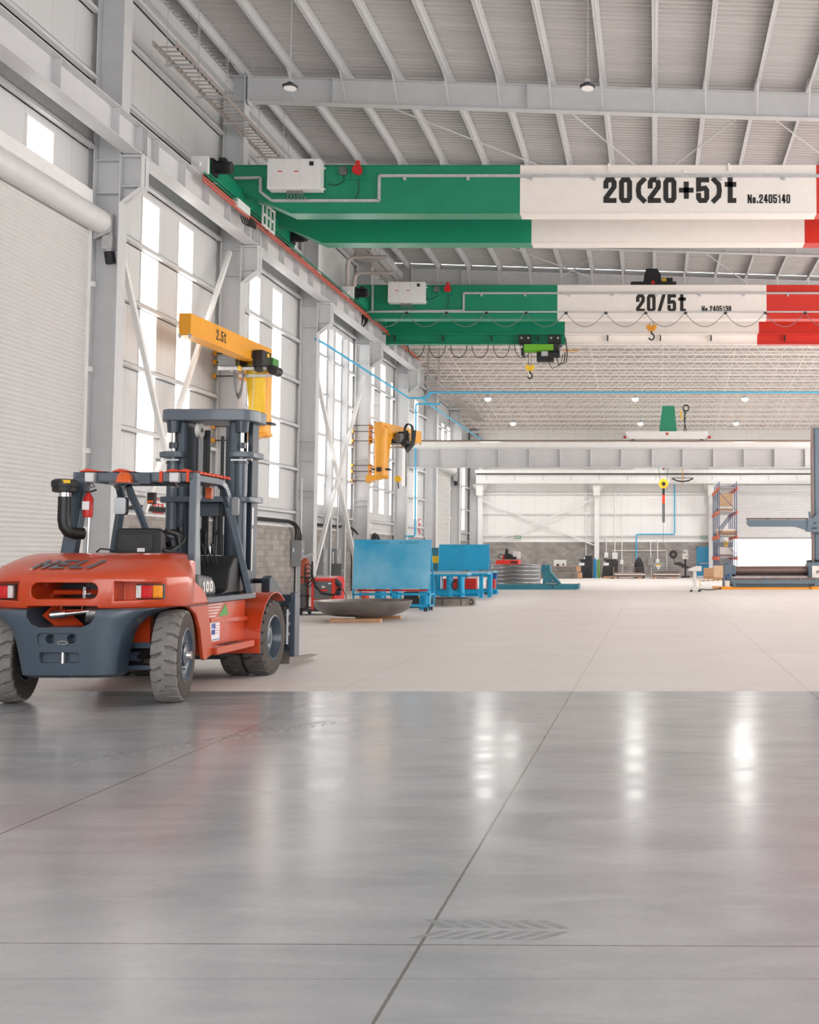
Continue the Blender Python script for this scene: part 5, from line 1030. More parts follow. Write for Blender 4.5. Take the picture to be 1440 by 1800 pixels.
# ------------------------------------------------------------------ things standing on the floor along the side wall
# dished tank head on planks
t = thing('tank_head', 'large shallow dished steel tank head lying open side up on wooden planks', 'tank head', (-7.28, 27.75, 0.09))
m = M(); pr = [(0.0, 0.10), (0.45, 0.105), (0.75, 0.13), (0.98, 0.20), (1.12, 0.30), (1.19, 0.42), (1.205, 0.50), (1.185, 0.50), (1.17, 0.42), (1.10, 0.31), (0.96, 0.22), (0.74, 0.15), (0.45, 0.125), (0.0, 0.12)]
m.lathe(pr, (-7.28, 27.75, 0), n=72); obj('shell', m, 'dish', t, smooth=True)
m = M()
for a in (1.2, 1.9, 2.6): m.bar((-7.28 + 1.19 * math.cos(a), 27.75 + 1.19 * math.sin(a), 0.5), (-7.28 + 1.19 * math.cos(a), 27.75 + 1.19 * math.sin(a), 0.53), 0.03, 0.03)
obj('weld_tab', m, 'amber', t)
m = M(); m.box(-7.86, -6.62, 26.85, 27.0, 0.0, 0.09); tag(obj('wooden_plank', m, 'wood', bevel=0.005), 'wooden plank under the near edge of the dished tank head', 'plank')
m = M(); m.box(-7.6, -6.45, 28.2, 28.35, 0.0, 0.09); tag(obj('wooden_plank', m, 'wood', bevel=0.005), 'wooden plank under the far edge of the dished tank head', 'plank')
# mobile blue welding screens
def caster(m, x, y, s=1.0):
    for d in (-1, 1): m.cyl((x + d * 0.03 * s - 0.018, y, 0.06 * s), (x + d * 0.03 * s + 0.018, y, 0.06 * s), 0.06 * s, 14)
def screen(lbl, x0, x1, y, zb, zt, scuff, lean=0.06):
    t = thing('welding_screen', lbl, 'screen', ((x0 + x1) / 2, y, 0), 'blue welding screens on casters')
    m = M(); m.add([(x0, y, zb), (x1, y, zb), (x1 + 0.02, y + lean, zt), (x0 + 0.02, y + lean, zt), (x0, y + 0.02, zb), (x1, y + 0.02, zb), (x1 + 0.02, y + 0.02 + lean, zt), (x0 + 0.02, y + 0.02 + lean, zt)], [(0, 1, 2, 3), (4, 7, 6, 5), (0, 4, 5, 1), (1, 5, 6, 2), (2, 6, 7, 3), (3, 7, 4, 0)]); p = obj('panel', m, scuff, t)
    m = M(); random.seed(int(x0 * 10))
    for c0 in (x0 + 0.5, x0 + 1.35):
        q = c0
        while q < c0 + 0.55: m.box(q, q + 0.035, y + lean - 0.006, y + lean - 0.002, zt - 0.1 - random.random() * 0.02, zt - 0.07); q += 0.07
    obj('scribbled_mark', m, 'teal', p)
    m = M()
    for x in (x0 + 0.02, (x0 + x1) / 2, x1 - 0.02):
        m.bar((x, y + 0.05, 0.14), (x, y + 0.05, zb + 0.02), 0.045, 0.045)
        m.bar((x, y + 0.8, 0.14), (x, y + 0.8, zb), 0.045, 0.045)
        m.bar((x, y + 0.78, zb), (x, y + 0.09 + lean, zt - 0.06), 0.04, 0.04)
    for z in (0.16, zb - 0.17):
        for yy in (y + 0.05, y + 0.8): m.bar((x0, yy, z), (x1, yy, z), 0.045, 0.045)
        for x in (x0 + 0.02, x1 - 0.02): m.bar((x, y + 0.05, z), (x, y + 0.8, z), 0.045, 0.045)
    m.bar((x1 - 0.01, y + 0.03, zb), (x1 + 0.01, y + lean + 0.03, zt), 0.05, 0.05); obj('frame', m, 'cyan', t)
    m = M()
    for x in (x0 + 0.1, x1 - 0.1):
        for yy in (y + 0.06, y + 0.78): caster(m, x, yy)
    obj('caster', m, 'dark', t)
    return t
t = screen('nearer blue welding screen on casters, scuffed pale in the middle', -8.72, -6.50, 32.0, 0.66, 2.08, 'cyan_scuff')
m = M(); m.box(-8.6, -6.56, 32.1, 32.14, .585, .64); obj('red_rail', m, 'red', t, label='dark red bottom rail')
screen('farther plain blue welding screen behind the blue workbenches', -8.98, -6.90, 46.0, 0.95, 2.08, 'cyan')
# gear stored behind the nearer screen
def drum(lbl, x, y, r, h, mt):
    m = M(); m.lathe([(0, 0), (r, 0), (r, h * .3), (r * 1.03, h * .33), (r, h * .36), (r, h), (0, h)], (x, y, 0), n=28); return tag(obj('pipe_stand', m, mt, smooth=True), lbl, 'pipe stand', 'blue round stands behind the nearer screen')
drum('blue round pipe stand behind the nearer screen, first of three in from the gas cylinder', -8.45, 34.2, .17, .62, 'cyan'); drum('blue round pipe stand in the middle behind the nearer welding screen', -8.0, 34.3, .17, .62, 'cyan'); drum('blue round pipe stand behind the caster end of the nearer screen', -6.86, 33.2, .17, .55, 'cyan')
m = M(); m.box(-7.75, -7.2, 34.3, 34.9, 0, .5); tag(obj('tool_box', m, 'dark', bevel=.01), 'dark tool box on the floor behind the nearer welding screen', 'box')
m = M(); m.box(-8.95, -8.72, 33.6, 33.9, 0.3, .5); m.bar((-8.83, 33.75, 0), (-8.83, 33.75, .3), .05, .05); tag(obj('orange_case', m, 'strap', bevel=.02), 'small orange case at the end of the nearer welding screen', 'case')
m = M(); m.tube([(-7.12 + .11 * math.cos(a) * (1 - a / 60), 34.0, .4 + .13 * math.sin(a)) for a in [.5 * i for i in range(26)]] + [(-7.0, 34.0, .05)], .018, 6); tag(obj('coiled_hose', m, 'bright_yellow'), 'yellow hose coil behind the nearer welding screen', 'hose')
# flange ring on the floor
t = thing('flange_ring', 'flat rusty steel ring with lifting eyes lying on the floor before the workbenches', 'ring', (-7.15, 36.3, 0))
m = M(); m.lathe([(1.28, 0), (1.28, .2), (1.14, .2), (1.14, 0), (1.28, 0)], (-7.15, 36.3, 0.02), n=72); obj('ring', m, 'rawsteel', t, smooth=True)
m = M()
for a in (-.35, 2.0, 4.2):
    c = (-7.15 + 1.31 * math.cos(a), 36.3 + 1.31 * math.sin(a), .12); m.tube([(c[0] + .07 * math.cos(b), c[1], c[2] + .07 * math.sin(b)) for b in [PI * i / 6 for i in range(13)]], .022, 8)
obj('lifting_eye', m, 'dark', t)
m = M()
for a in (-1.2, -.7, 3.6, 4.6): m.bar((-7.15 + 1.285 * math.cos(a), 36.3 + 1.285 * math.sin(a), 0.02), (-7.15 + 1.285 * math.cos(a), 36.3 + 1.285 * math.sin(a), .22), .06, .05)
obj('joint_plate', m, 'rawsteel', t)
# workbenches
def bench(lbl, x0, x1, y0, y1, h, legs, round_):
    t = thing('workbench', lbl, 'workbench', ((x0 + x1) / 2, y0, 0), 'blue steel workbenches')
    m = M(); m.box(x0, x1, y0, y1, h - .06, h); top = obj('top', m, 'cyan', t, bevel=.006)
    m = M(); m.box(x0 + .02, x1 - .02, y0 + .02, y1 - .02, h, h + .015); obj('steel_plate', m, 'galv', top)
    for x, y in legs:
        m = M()
        if round_: m.cyl((x, y, 0), (x, y, h - .06), .12, 22)
        else: m.box(x - .07, x + .07, y - .07, y + .07, 0, h - .06)
        obj('leg', m, 'cyan', t, smooth=round_)
    m = M(); m.box(x0 + .1, x1 - .1, y0 + .1, y0 + .15, .2, .26); m.box(x0 + .1, x1 - .1, y1 - .15, y1 - .1, .2, .26); obj('rail', m, 'cyan', t)
    return t
bench('blue workbench with round legs just behind the flange ring', -8.6, -6.75, 40.0, 41.0, .95, [(-8.4, 40.2), (-7.42, 40.2), (-7.02, 40.3), (-8.4, 40.85)], True)
bench('blue workbench with square legs beyond the round-legged one', -8.8, -6.35, 42.2, 43.4, .95, [(-6.62, 42.4), (-6.42, 43.2), (-8.6, 42.4), (-8.6, 43.2)], False)
bench('blue workbench set against the farther welding screen', -8.9, -6.45, 44.5, 45.7, .97, [(-6.6, 44.7), (-6.75, 45.5), (-8.7, 44.7), (-7.7, 44.7)], False)
for lbl, x0, x1, y, z in (('red tool chest under the round-legged bench', -8.35, -7.75, 43.8, .28), ('red tool chest in the middle under the square-legged bench', -7.55, -7.1, 44.1, .28), ('red tool chest under the end of the bench at the farther screen', -7.05, -6.7, 46.5, .2)):
    t = thing('tool_chest', lbl, 'tool chest', (x0, y, z), 'red tool chests under the benches')
    m = M(); m.box(x0, x1, y, y + .4, z, z + .42); b = obj('chest_body', m, 'red', t, bevel=.006); m = M()
    for q in range(3): m.box(x0 + .02, x1 - .02, y - .012, y, z + .03 + q * .13, z + .14 + q * .13)
    obj('drawer', m, 'weldred', t)
    m = M(); m.box(x0 - .1, x1 + .1, y - .02, y + .42, 0, z); obj('stand', m, 'cyan', t)
m = M(); m.box(-7.85, -7.6, 45.2, 45.4, .985, 1.02); m.bar((-7.2, 45.2, 1.0), (-6.55, 45.4, 1.03), .05, .04); tag(obj('steel_offcut', m, 'rawsteel'), 'rusty steel offcuts lying on the bench at the farther screen', 'steel offcut')
m = M(); m.bar((-7.0, 40.3, .98), (-6.85, 40.4, .98), .06, .03); tag(obj('hand_tool', m, 'rust'), 'rusty hand tool lying on the round-legged bench', 'tool')
m = M(); m.bar((-6.45, 42.25, .88), (-6.33, 42.25, 1.02), .03, .03); m.bar((-6.5, 42.25, .95), (-6.36, 42.25, .84), .03, .03); tag(obj('bench_clamp', m, 'cyan'), 'small blue clamp on the corner of the square-legged bench', 'clamp')
m = M(); m.tube([(-7.2 + .1 * math.cos(a), 40.05, .55 + .16 * math.sin(a)) for a in [.45 * i for i in range(28)]], .03, 6); tag(obj('cable_coil', m, 'black'), 'black cable coil hanging on the leg of the round-legged bench', 'cable')
# wheelie bin
t = thing('wheelie_bin', 'blue plastic waste bin with black lid beside the farther welding screen', 'bin', (-7.15, 48.9, 0))
m = M(); m.loft([[(-7.15 + sx * w, 48.9 + sy * w, z) for sx, sy in ((-1, -1), (1, -1), (1, 1), (-1, 1))] for w, z in ((.165, .05), (.2, .76), (.215, .76), (.215, .8))]); obj('body', m, 'blue', t, bevel=.01)
m = M(); m.prism([(48.66, .80), (49.15, .80), (49.12, .90), (48.85, .92), (48.68, .86)], 'x', -7.38, -6.92); obj('lid', m, 'dark', t, bevel=.01)
m = M(); m.cyl((-7.33, 49.1, .07), (-6.97, 49.1, .07), .07, 14); obj('wheel', m, 'black', t)
# teal turning base
t = thing('welding_positioner', 'teal machine bed with triangular headstock lying before the rolled rings', 'machine', (-5.6, 53, 0))
m = M(); m.box(-7.9, -3.72, 52.8, 53.1, 0, .24); m.box(-7.9, -3.72, 54.0, 54.3, 0, .24); m.box(-3.72, -3.62, 52.75, 54.35, .02, .26); m.box(-7.9, -7.7, 52.8, 54.3, .02, .2); b = obj('bed', m, 'teal', t, bevel=.008)
m = M(); m.cyl((-4.85, 52.79, .14), (-4.85, 52.81, .14), .05, 16); m.box(-5.1, -4.6, 52.9, 54.2, .24, .27); m.cyl((-3.66, 52.9, .18), (-3.6, 52.9, .18), .1, 16); obj('slide_hole', m, 'dark', b)
m = M(); m.prism([(-5.35, .26), (-4.5, .26), (-4.52, .32), (-4.98, .85), (-5.0, 1.12), (-5.42, 1.12), (-5.42, .75), (-5.33, .7)], 'y', 53.1, 53.8); h = obj('headstock', m, 'teal', t, bevel=.012)
m = M()
for x in (-5.3, -5.08): m.cyl((x, 53.3, 1.12), (x, 53.3, 1.18), .09, 14)
m.cyl((-5.15, 53.09, .95), (-5.15, 53.02, .95), .07, 14); m.bar((-4.6, 53.05, .3), (-5.0, 53.05, .8), .04, .03); obj('roller', m, 'teal', h)
m = M(); m.box(-5.2, -4.65, 52.95, 53.1, .27, .30); m.cyl((-4.85, 53.04, .4), (-4.85, 53.08, .4), .03, 10); obj('bright_plate', m, 'galv', h)
# stack of rolled rings
ORD = ['bottom', 'second', 'middle', 'fourth', 'top']
proto = None
for q in range(5):
    z = .16 + q * .2; lbl = 'rolled steel ring, %s of the stack of five behind the teal bed' % ORD[q]
    if proto is None:
        m = M(); m.lathe([(1.24, .0), (1.27, .0), (1.29, .03), (1.26, .06), (1.25, .1), (1.26, .14), (1.29, .17), (1.27, .19), (1.24, .19), (1.2, .1), (1.24, 0)], n=80); proto = tag(obj('rolled_ring', m, 'ringsteel', smooth=True), lbl, 'ring', 'stack of rolled rings'); proto.location = (-7.16, 57.4, z)
    else: c = proto.copy(); COL.objects.link(c); c.location = (-7.16, 57.4, z); c['label'] = lbl
for x in (-8.0, -6.3):
    m = M(); m.box(x - .08, x + .08, 56.3, 58.5, 0, .16); tag(obj('timber_bearer', m, 'wood'), 'timber bearer under the %s side of the rolled ring stack' % ('side wall' if x < -7 else 'open floor'), 'timber')
# red cutting machine behind the stack
t = thing('band_saw', 'red cutting machine with black head and white control box above the rolled ring stack', 'machine', (-7.9, 60.3, 0))
m = M(); m.box(-8.6, -7.35, 60, 60.9, .2, 1.15); m.prism([(-8.62, 1.12), (-7.35, 1.12), (-7.35, 1.38), (-8.5, 1.38), (-8.58, 1.3)], 'y', 59.95, 60.95); obj('base', m, 'weldred', t, bevel=.01)
m = M(); m.box(-8.25, -8.17, 60.2, 60.5, 1.38, 1.68); obj('arm', m, 'red', t); m = M(); m.prism([(-8.1, 1.4), (-7.75, 1.42), (-7.7, 1.6), (-7.85, 1.72), (-7.98, 1.72), (-7.98, 1.97), (-8.1, 1.97), (-8.14, 1.5)], 'y', 60.2, 60.6); m.tube([(-8.2, 60.3, 1.65), (-8.4, 60.3, 1.68), (-8.52, 60.3, 1.58), (-8.45, 60.3, 1.47), (-8.2, 60.3, 1.44)], .025, 6); m.box(-7.75, -7.5, 60.1, 60.4, 1.4, 1.55); obj('cutting_head', m, 'black', t)
m = M(); m.box(-7.72, -7.33, 60.5, 60.7, 1.45, 1.85); m.bar((-7.55, 60.6, 1.36), (-7.55, 60.6, 1.5), .05, .05); obj('control_box', m, 'cab', t); m = M(); m.box(-7.78, -7.4, 59.93, 59.96, 1.2, 1.3); obj('recess', m, 'black', t)
m = M(); m.box(-8.5, -7.45, 60.1, 60.8, 0, .2); obj('foot', m, 'dark', t)
# welder on its cart with a gas cylinder
t = thing('welding_machine', 'red and dark grey welding power source on a cart beside the tank head', 'welder', (-9.0, 30.4, 0))
m = M(); m.box(-9.28, -8.72, 30.1, 30.95, .18, 1.0); b = obj('casing', m, 'cabdark', t, bevel=.015)
m = M(); m.box(-9.31, -9.25, 30.07, 30.97, .15, .98); m.box(-8.76, -8.66, 30.07, 30.97, .12, .95); m.prism([(30.07, .92), (30.97, .92), (30.97, 1.02), (30.6, 1.06), (30.07, 1.0)], 'x', -9.31, -8.68); m.box(-9.3, -8.7, 30.085, 30.1, .40, .43); obj('red_frame', m, 'weldred', t, bevel=.012)
m = M(); m.tube([(-9.22, 30.1, 1.0), (-9.2, 30.08, 1.06), (-8.8, 30.08, 1.06), (-8.75, 30.1, 1.0)], .02, 8); obj('handle', m, 'chrome', t)
m = M(); m.prism([(-9.1, .66), (-9.02, .64), (-8.88, .655), (-8.86, .69), (-8.95, .705), (-9.08, .70)], 'y', 30.085, 30.1); obj('red_badge', m, 'weldred', b); m = M(); m.box(-9.04, -8.95, 30.085, 30.1, .74, .79); m.box(-8.86, -8.78, 30.09, 30.1, .84, .88); obj('white_badge', m, 'paper', b)
m = M(); m.tube([(-9.35, 30.25, 1.45), (-9.3, 30.1, 1.1), (-9.2, 30.02, .8), (-9.0, 29.98, .6), (-8.7, 29.98, .55), (-8.52, 30.0, .62), (-8.5, 30.1, .7), (-8.6, 30.15, .74)], .028, 8); m.tube([(-8.62, 30.3, .9), (-8.45, 30.4, .5), (-8.5, 30.5, .2)], .012, 6); obj('torch_cable', m, 'black', t)
m = M(); m.cyl((-8.65, 30.2, .62), (-8.55, 30.2, .62), .09, 14); m.cyl((-8.66, 30.2, .85), (-8.6, 30.2, .9), .14, 16); obj('wire_feeder', m, 'dark', t)
m = M(); m.box(-9.75, -8.7, 30.1, 30.95, .10, .17); obj('cart_base', m, 'dark', t); m = M()
for x, y, r in ((-9.6, 30.1, .1), (-8.8, 30.15, .06), (-9.6, 30.9, .1), (-8.8, 30.9, .06)): m.cyl((x - .03, y, r), (x + .03, y, r), r, 16)
obj('wheel', m, 'black', t)
t = thing('gas_cylinder', 'rust red and grey gas cylinder with regulator standing on the welder cart', 'gas cylinder', (-9.58, 30.35, .17))
m = M(); m.lathe([(0, .17), (.115, .18), (.115, .9)], (-9.58, 30.35, 0), n=24); obj('lower_body', m, 'cyl_grey', t, smooth=True); m = M(); m.lathe([(.116, .86), (.116, 1.42), (.09, 1.5), (.04, 1.55), (0, 1.56)], (-9.58, 30.35, 0), n=24); cb_ = obj('upper_body', m, 'cyl_red', t, smooth=True)
m = M(); m.cyl((-9.58, 30.35, 1.54), (-9.58, 30.35, 1.64), .025, 10); m.cyl((-9.55, 30.3, 1.62), (-9.36, 30.28, 1.66), .02, 8); m.cyl((-9.42, 30.25, 1.62), (-9.42, 30.2, 1.62), .04, 14); m.cyl((-9.34, 30.25, 1.66), (-9.34, 30.2, 1.66), .04, 14); m.tube([(-9.7, 30.3, 1.5), (-9.62, 30.25, 1.6), (-9.5, 30.25, 1.56)], .02, 6); obj('regulator', m, 'galv', t)
m = M()
for q in range(4): m.tube([(-9.45 + .10 * math.cos(a), 30.2 + .01 * q, 1.25 - .12 * q + .14 * math.sin(a)) for a in [.5 * i for i in range(13)]], .013, 6)
obj('gas_hose', m, 'black', t); m = M()
for z in (.5, 1.0): m.lathe([(.12, z), (.125, z), (.125, z + .04), (.12, z + .04)], (-9.58, 30.35, 0), n=24)
m.box(-9.70, -9.67, 30.4, 30.45, .15, 1.45); obj('holder', m, 'dark', t); m = M(); m.box(-9.475, -9.465, 30.3, 30.36, .55, .8); obj('orange_label', m, 'strap', t)
# electrical panels on the block base
def panel(lbl, x, y0, y1, z0, z1, mt, d=.22, lab=None):
    t = thing('electrical_panel', lbl, 'electrical panel', (x, (y0 + y1) / 2, z0), 'grey electrical panels on the block wall')
    m = M(); m.box(x, x + d, y0, y1, z0, z1); b = obj('box', m, mt, t, bevel=.006); m = M(); m.box(x + d, x + d + .012, y0 + .02, y1 - .02, z0 + .02, z1 - .02); m.box(x + .01, x + d - .01, y0 - .01, y0, z0 + .02, z1 - .02); dd = obj('door', m, mt, t); m = M(); m.box(x + d + .012, x + d + .03, y0 + .1, y0 + .14, z0 + (z1 - z0) * .55, z0 + (z1 - z0) * .65); m.box(x + .08, x + .13, y0 - .02, y0 - .01, z1 - .45, z1 - .3); obj('handle', m, 'paper', dd)
    if lab: m = M(); m.box(x + .06, x + .16, y0 - .018, y0 - .01, z1 - .14, z1 - .07); obj('green_label', m, 'lgreen', dd)
    m = M(); m.cyl((x + .3, (y0 + y1) / 2, z1), (x + .3, (y0 + y1) / 2, 4.6 if z1 > 1.5 else z1 + .5), .035, 8); obj('conduit', m, 'galv', t)
    return t
panel('grey electrical panel on the block wall, nearer of the tall pair', WX + .1, 45.2, 45.75, .75, 1.9, 'cabgrey', .38); panel('grey electrical panel on the block wall, farther of the tall pair', WX + .1, 47.1, 47.7, .80, 1.92, 'cabgrey', .38)
panel('dark grey electrical panel with a green label below the tall pair', WX + .1, 46.6, 47.0, .55, 1.28, 'cabdark', .72, True)
t = panel('grey wiring box on the near side of the column by the gas cylinder', WX + .1, 42.3, 42.7, 1.2, 2.2, 'cabgrey', .40)
for q in range(3):
    m = M(); yy = 42.4 - .06 * q
    m.tube(poly([(WX + .2 + .05 * q, 29, 2.86 + .04 * q), (WX + .2 + .05 * q, yy - .6, 2.86 + .04 * q), (WX + .28 + .09 * q, yy, 2.7), (WX + .28 + .09 * q, yy + .1, 2.2)], .3), .028, 8); tag(obj('wall_conduit', m, 'dark', smooth=True), 'dark cable run along the block wall top, %s of three' % ('lowest', 'middle', 'highest')[q], 'conduit', 'cable runs on the block wall')
for q in range(2):
    m = M(); m.tube(poly([(WX + .2 + .06 * q, 43.4, 2.86 + .05 * q), (WX + .2 + .06 * q, 50.2, 2.86 + .05 * q), (WX + .4, 50.7, 2.6)], .3), .035, 8); tag(obj('wall_conduit', m, 'dark', smooth=True), 'dark cable run behind the wind posts, %s of two' % ('lower', 'upper')[q], 'conduit', 'cable runs on the block wall')
m = M(); m.tube([(-13.05, 51.6 + .34 * math.cos(a), 2.25 + .34 * math.sin(a)) for a in [PI * i / 12 for i in range(25)]], .09, 10); m.tube([(-12.95, 51.6 + .3 * math.cos(a), 2.25 + .3 * math.sin(a)) for a in [PI * i / 12 for i in range(25)]], .08, 10); tag(obj('hose_coil', m, 'dark', smooth=True), 'dark hose coil hung on the column above the nearer screen', 'hose')
# wall signs
def sign(lbl, y0, y1, z0, z1, mt, draw, x=WX + .02):
    t = thing('safety_sign', lbl, 'sign', (x, y0, z0)); m = M(); m.box(x, x + .008, y0, y1, z0, z1); p = obj('board', m, mt, t); m = M(); draw(m, x + .0085, y0, y1, z0, z1); obj('sign_print', m, 'paper', p); return t
def dr_red(m, x, a, b, z0, z1):
    w, h = b - a, z1 - z0
    m.box(x, x + .003, a + .08 * w, b - .08 * w, z1 - .3 * h, z1 - .08 * h)
    for c in (.35, .65): m.box(x, x + .003, a + (c - .07) * w, a + (c + .07) * w, z0 + .25 * h, z0 + .62 * h); m.prism([(a + (c - .14) * w, z0 + .3 * h), (a + (c + .14) * w, z0 + .3 * h), (a + c * w, z0 + .1 * h)], 'x', x, x + .003)
def dr_green(m, x, a, b, z0, z1):
    w, h = b - a, z1 - z0; m.prism([(a + .1 * w, z0 + .5 * h), (a + .35 * w, z0 + .8 * h), (a + .35 * w, z0 + .6 * h), (a + .85 * w, z0 + .6 * h), (a + .85 * w, z0 + .4 * h), (a + .35 * w, z0 + .4 * h), (a + .35 * w, z0 + .2 * h)], 'x', x, x + .003)
sign('red and white fire equipment sign on the cladding behind the forklift cab', 30.75, 31.4, 2.8, 3.2, 'signred', dr_red); sign('small green and white exit sign on the cladding beyond the mast', 38.4, 38.85, 3.0, 3.27, 'signgreen', dr_green); sign('red and white fire sign by the far shutter door', 65.6, 66.1, 2.9, 3.8, 'signred', dr_red); sign('small white notice on the cladding before the farther jib column', 53.9, 54.5, 2.9, 3.3, 'paper', dr_green)
m = M(); m.box(WX + .1, WX + .14, 76.2, 77.6, 2.2, 3.2); tag(obj('notice_board', m, 'rust'), 'brown board on the side wall beyond the far shutter door', 'board')
t = thing('bollard_post', 'teal post with a yellow band behind the farther welding screen', 'post', (-9.35, 47.2, 0)); m = M(); m.box(-9.5, -9.2, 47.1, 47.4, 0, 1.95); obj('post', m, 'teal', t); m = M(); m.box(-9.51, -9.19, 47.09, 47.41, 1.3, 1.6); obj('yellow_band', m, 'bright_yellow', t)

# faint tyre prints on the polished slab
def prints(lbl, x0, y0, dx, dy, n, mt, sp, w):
    m = M(); d = Vector((dx, dy, 0)).normalized(); a = Vector((-d.y, d.x, 0))
    for q in range(n):
        c = Vector((x0, y0, .001)) + d * (q * sp)
        for s in (-1, 1): m.add([c + a * (s * .02) + d * .10, c + a * (s * .02) + d * .145, c + a * (s * w) + d * .03, c + a * (s * w) - d * .015], [(0, 1, 2, 3)])
    o = tag(obj('tyre_print', m, mt), lbl, 'tyre print'); o['kind'] = 'stuff'
prints('faint chevron tyre print on the polished slab near the cross joint', -1.02, 4.9, 1, -.03, 7, 'mark_dark', .085, .12)
prints('faint pale tyre print on the polished slab behind the forklift', -4.6, 8.7, .55, .83, 22, 'mark', .12, .13)
# ------------------------------------------------------------------ things along the end wall
for lbl, x0, x1, y, z0, z1, mt in (('long rusty box beam lying before the end wall, lower of two', -8.3, -5.05, 77.6, 0, .44, 'dish'), ('long rusty box beam lying before the end wall, upper of two', -8.2, -5.15, 77.7, .44, .88, 'dish')):
    t = thing('box_beam_stock', lbl, 'steel section', (x0, y, z0)); m = M(); m.box(x0, x1, y, y + .8, z0, z1); obj('section', m, mt, t, bevel=.02); m = M(); m.box(x0, x1, y - .02, y, z1 - .05, z1); obj('edge_strip', m, 'rust', t); m = M(); m.box(x1 - .3, x1 + .01, y - .015, y, z0 + .05, z1 - .05); obj('end_cap', m, 'wood', t)
t = thing('control_cabinet', 'white control cabinet with two meters standing behind the rusty box beams', 'cabinet', (-7.0, 81.8, 0)); m = M(); m.box(-7.4, -6.5, 81.6, 82.1, .4, 1.3); b = obj('box', m, 'cab', t, bevel=.01); m = M(); m.box(-7.2, -7.0, 81.58, 81.6, .85, 1.0); m.cyl((-6.7, 81.6, .95), (-6.7, 81.57, .95), .07, 14); obj('meter', m, 'dark', b); m = M(); m.box(-7.3, -6.6, 81.65, 82.0, 0, .4); obj('stand', m, 'cabgrey', t)
def wbox(lbl, x0, x1, y, h, extra):
    t = thing('wire_welder', lbl, 'welder', (x0, y, 0), 'dark welding sets along the end wall'); m = M(); m.prism([(x0, 0), (x1, 0), (x1, h), (x0 + .25 * (x1 - x0), h), (x0 + .05, h * .55)], 'y', y, y + .6); b = obj('casing', m, 'dark', t, bevel=.02); m = M(); m.box(x0 + .35 * (x1 - x0) if extra else x0 + .12, x0 + .35 * (x1 - x0) + .4 if extra else x0 + .5, y - .012, y, h * .72, h * .88); obj('white_plate', m, 'paper', b)
    m = M(); m.tube([(x1 - .2, y - .02, h * .6), (x1 - .5, y - .1, h * .2), (x1 - .1, y - .1, .05), (x1 + .3, y - .1, .1)], .03, 6); m.box(x0 + .1, x1 - .1, y + .05, y + .5, h, h + .1); obj('cable', m, 'black', t); return t
t = wbox('dark welding set with tall back beside the blue cylinder', -5.5, -4.45, 79.3, 1.25, False); m = M(); m.box(-4.95, -4.45, 79.4, 79.9, 1.2, 1.6); obj('feeder', m, 'dark', t)
t = wbox('dark welding set with a white plate beside the green cylinder', -3.75, -2.6, 79.4, 1.25, False)
for lbl, x, h, mt in (('blue gas cylinder standing against the end wall column', -4.22, 1.42, 'cyl_blue'), ('green gas cylinder standing beside the blue one at the end wall', -3.96, 1.36, 'cyl_green')):
    t = thing('gas_cylinder', lbl, 'gas cylinder', (x, 79.0, 0)); m = M(); m.lathe([(0, 0), (.115, .01), (.115, h - .12), (.07, h - .03), (.03, h), (0, h)], (x, 79.0, 0), n=20); obj('body', m, mt, t, smooth=True); m = M(); m.cyl((x, 79, h - .02), (x, 79, h + .12), .03, 10); m.bar((x, 79, h + .06), (x + .1, 79, h + .1), .03, .03); obj('valve', m, 'galv', t)
def plates(names, x0, x1, y, n, h):
    for q in range(n):
        t = (h - .1) / n; m = M(); o = .08 * ((q * 7) % 3 - 1); m.prism([(x0 + o + .3 * (q / n), .1 + q * t), (x1 + o, .1 + q * t), (x1 + o, .1 + (q + .8) * t), (x0 + o + .3 * (q / n), .1 + (q + .8) * t)], 'y', y + .05 * (q % 2), y + 1.4)
        tag(obj('steel_plate', m, ['rust', 'rawsteel', 'decal'][q % 3 if n > 2 else 0]), names % ('bottom', 'second', 'third', 'fourth', 'top')[q if q < n - 1 else 4], 'steel plate', 'steel plates by the end wall')
    for x in (x0 + .3, x1 - .3):
        m = M(); m.box(x - .1, x + .1, y, y + 1.4, 0, .1); tag(obj('timber_bearer', m, 'wood'), 'timber under the plate pile at %s' % ('the dark welding set' if x0 < -2 and x < -2 else 'its middle, by the draped cover' if x0 < -2 else 'the grey machine' if x < .6 else 'the drill press'), 'timber')
plates('long steel plate, %s of the pile before the dark welding set', -3.0, -.7, 77.2, 4, .42); plates('long steel plate, %s of the pile before the grey machine box', -.2, 1.75, 77.3, 5, .52)
m = M(); m.box(-3.6, -2.7, 78.2, 78.9, 0, .14); tag(obj('wooden_pallet', m, 'wood'), 'low wooden pallet beside the green cylinder', 'pallet')
t = thing('guard_railing', 'thin steel rail frame standing behind the plate piles', 'railing', (-1, 79.0, 0)); m = M()
for z in (.35, .5, .62, .75): m.bar((-2.9, 79.1, z), (1.9, 79.1, z), .03, .03)
obj('rail', m, 'rawsteel', t); m = M()
for x in (-2.9, -1.4, -.3, .6, 1.9): m.bar((x, 79.1, 0), (x, 79.1, .8), .05, .05)
obj('post', m, 'rust', t)
m = M(); m.loft([[(-1.1 + r * .42 * math.cos(a), 79.8 + r * .25 * math.sin(a), z) for a in [2 * PI * i / 14 for i in range(14)]] for r, z in ((1.0, 0), (1.0, .3), (.9, .7), (.7, 1.1), (.35, 1.42), (.05, 1.48))]); tag(obj('draped_cover', m, 'black', smooth=True), 'black draped cover on a tall slim thing by the end wall', 'cover')
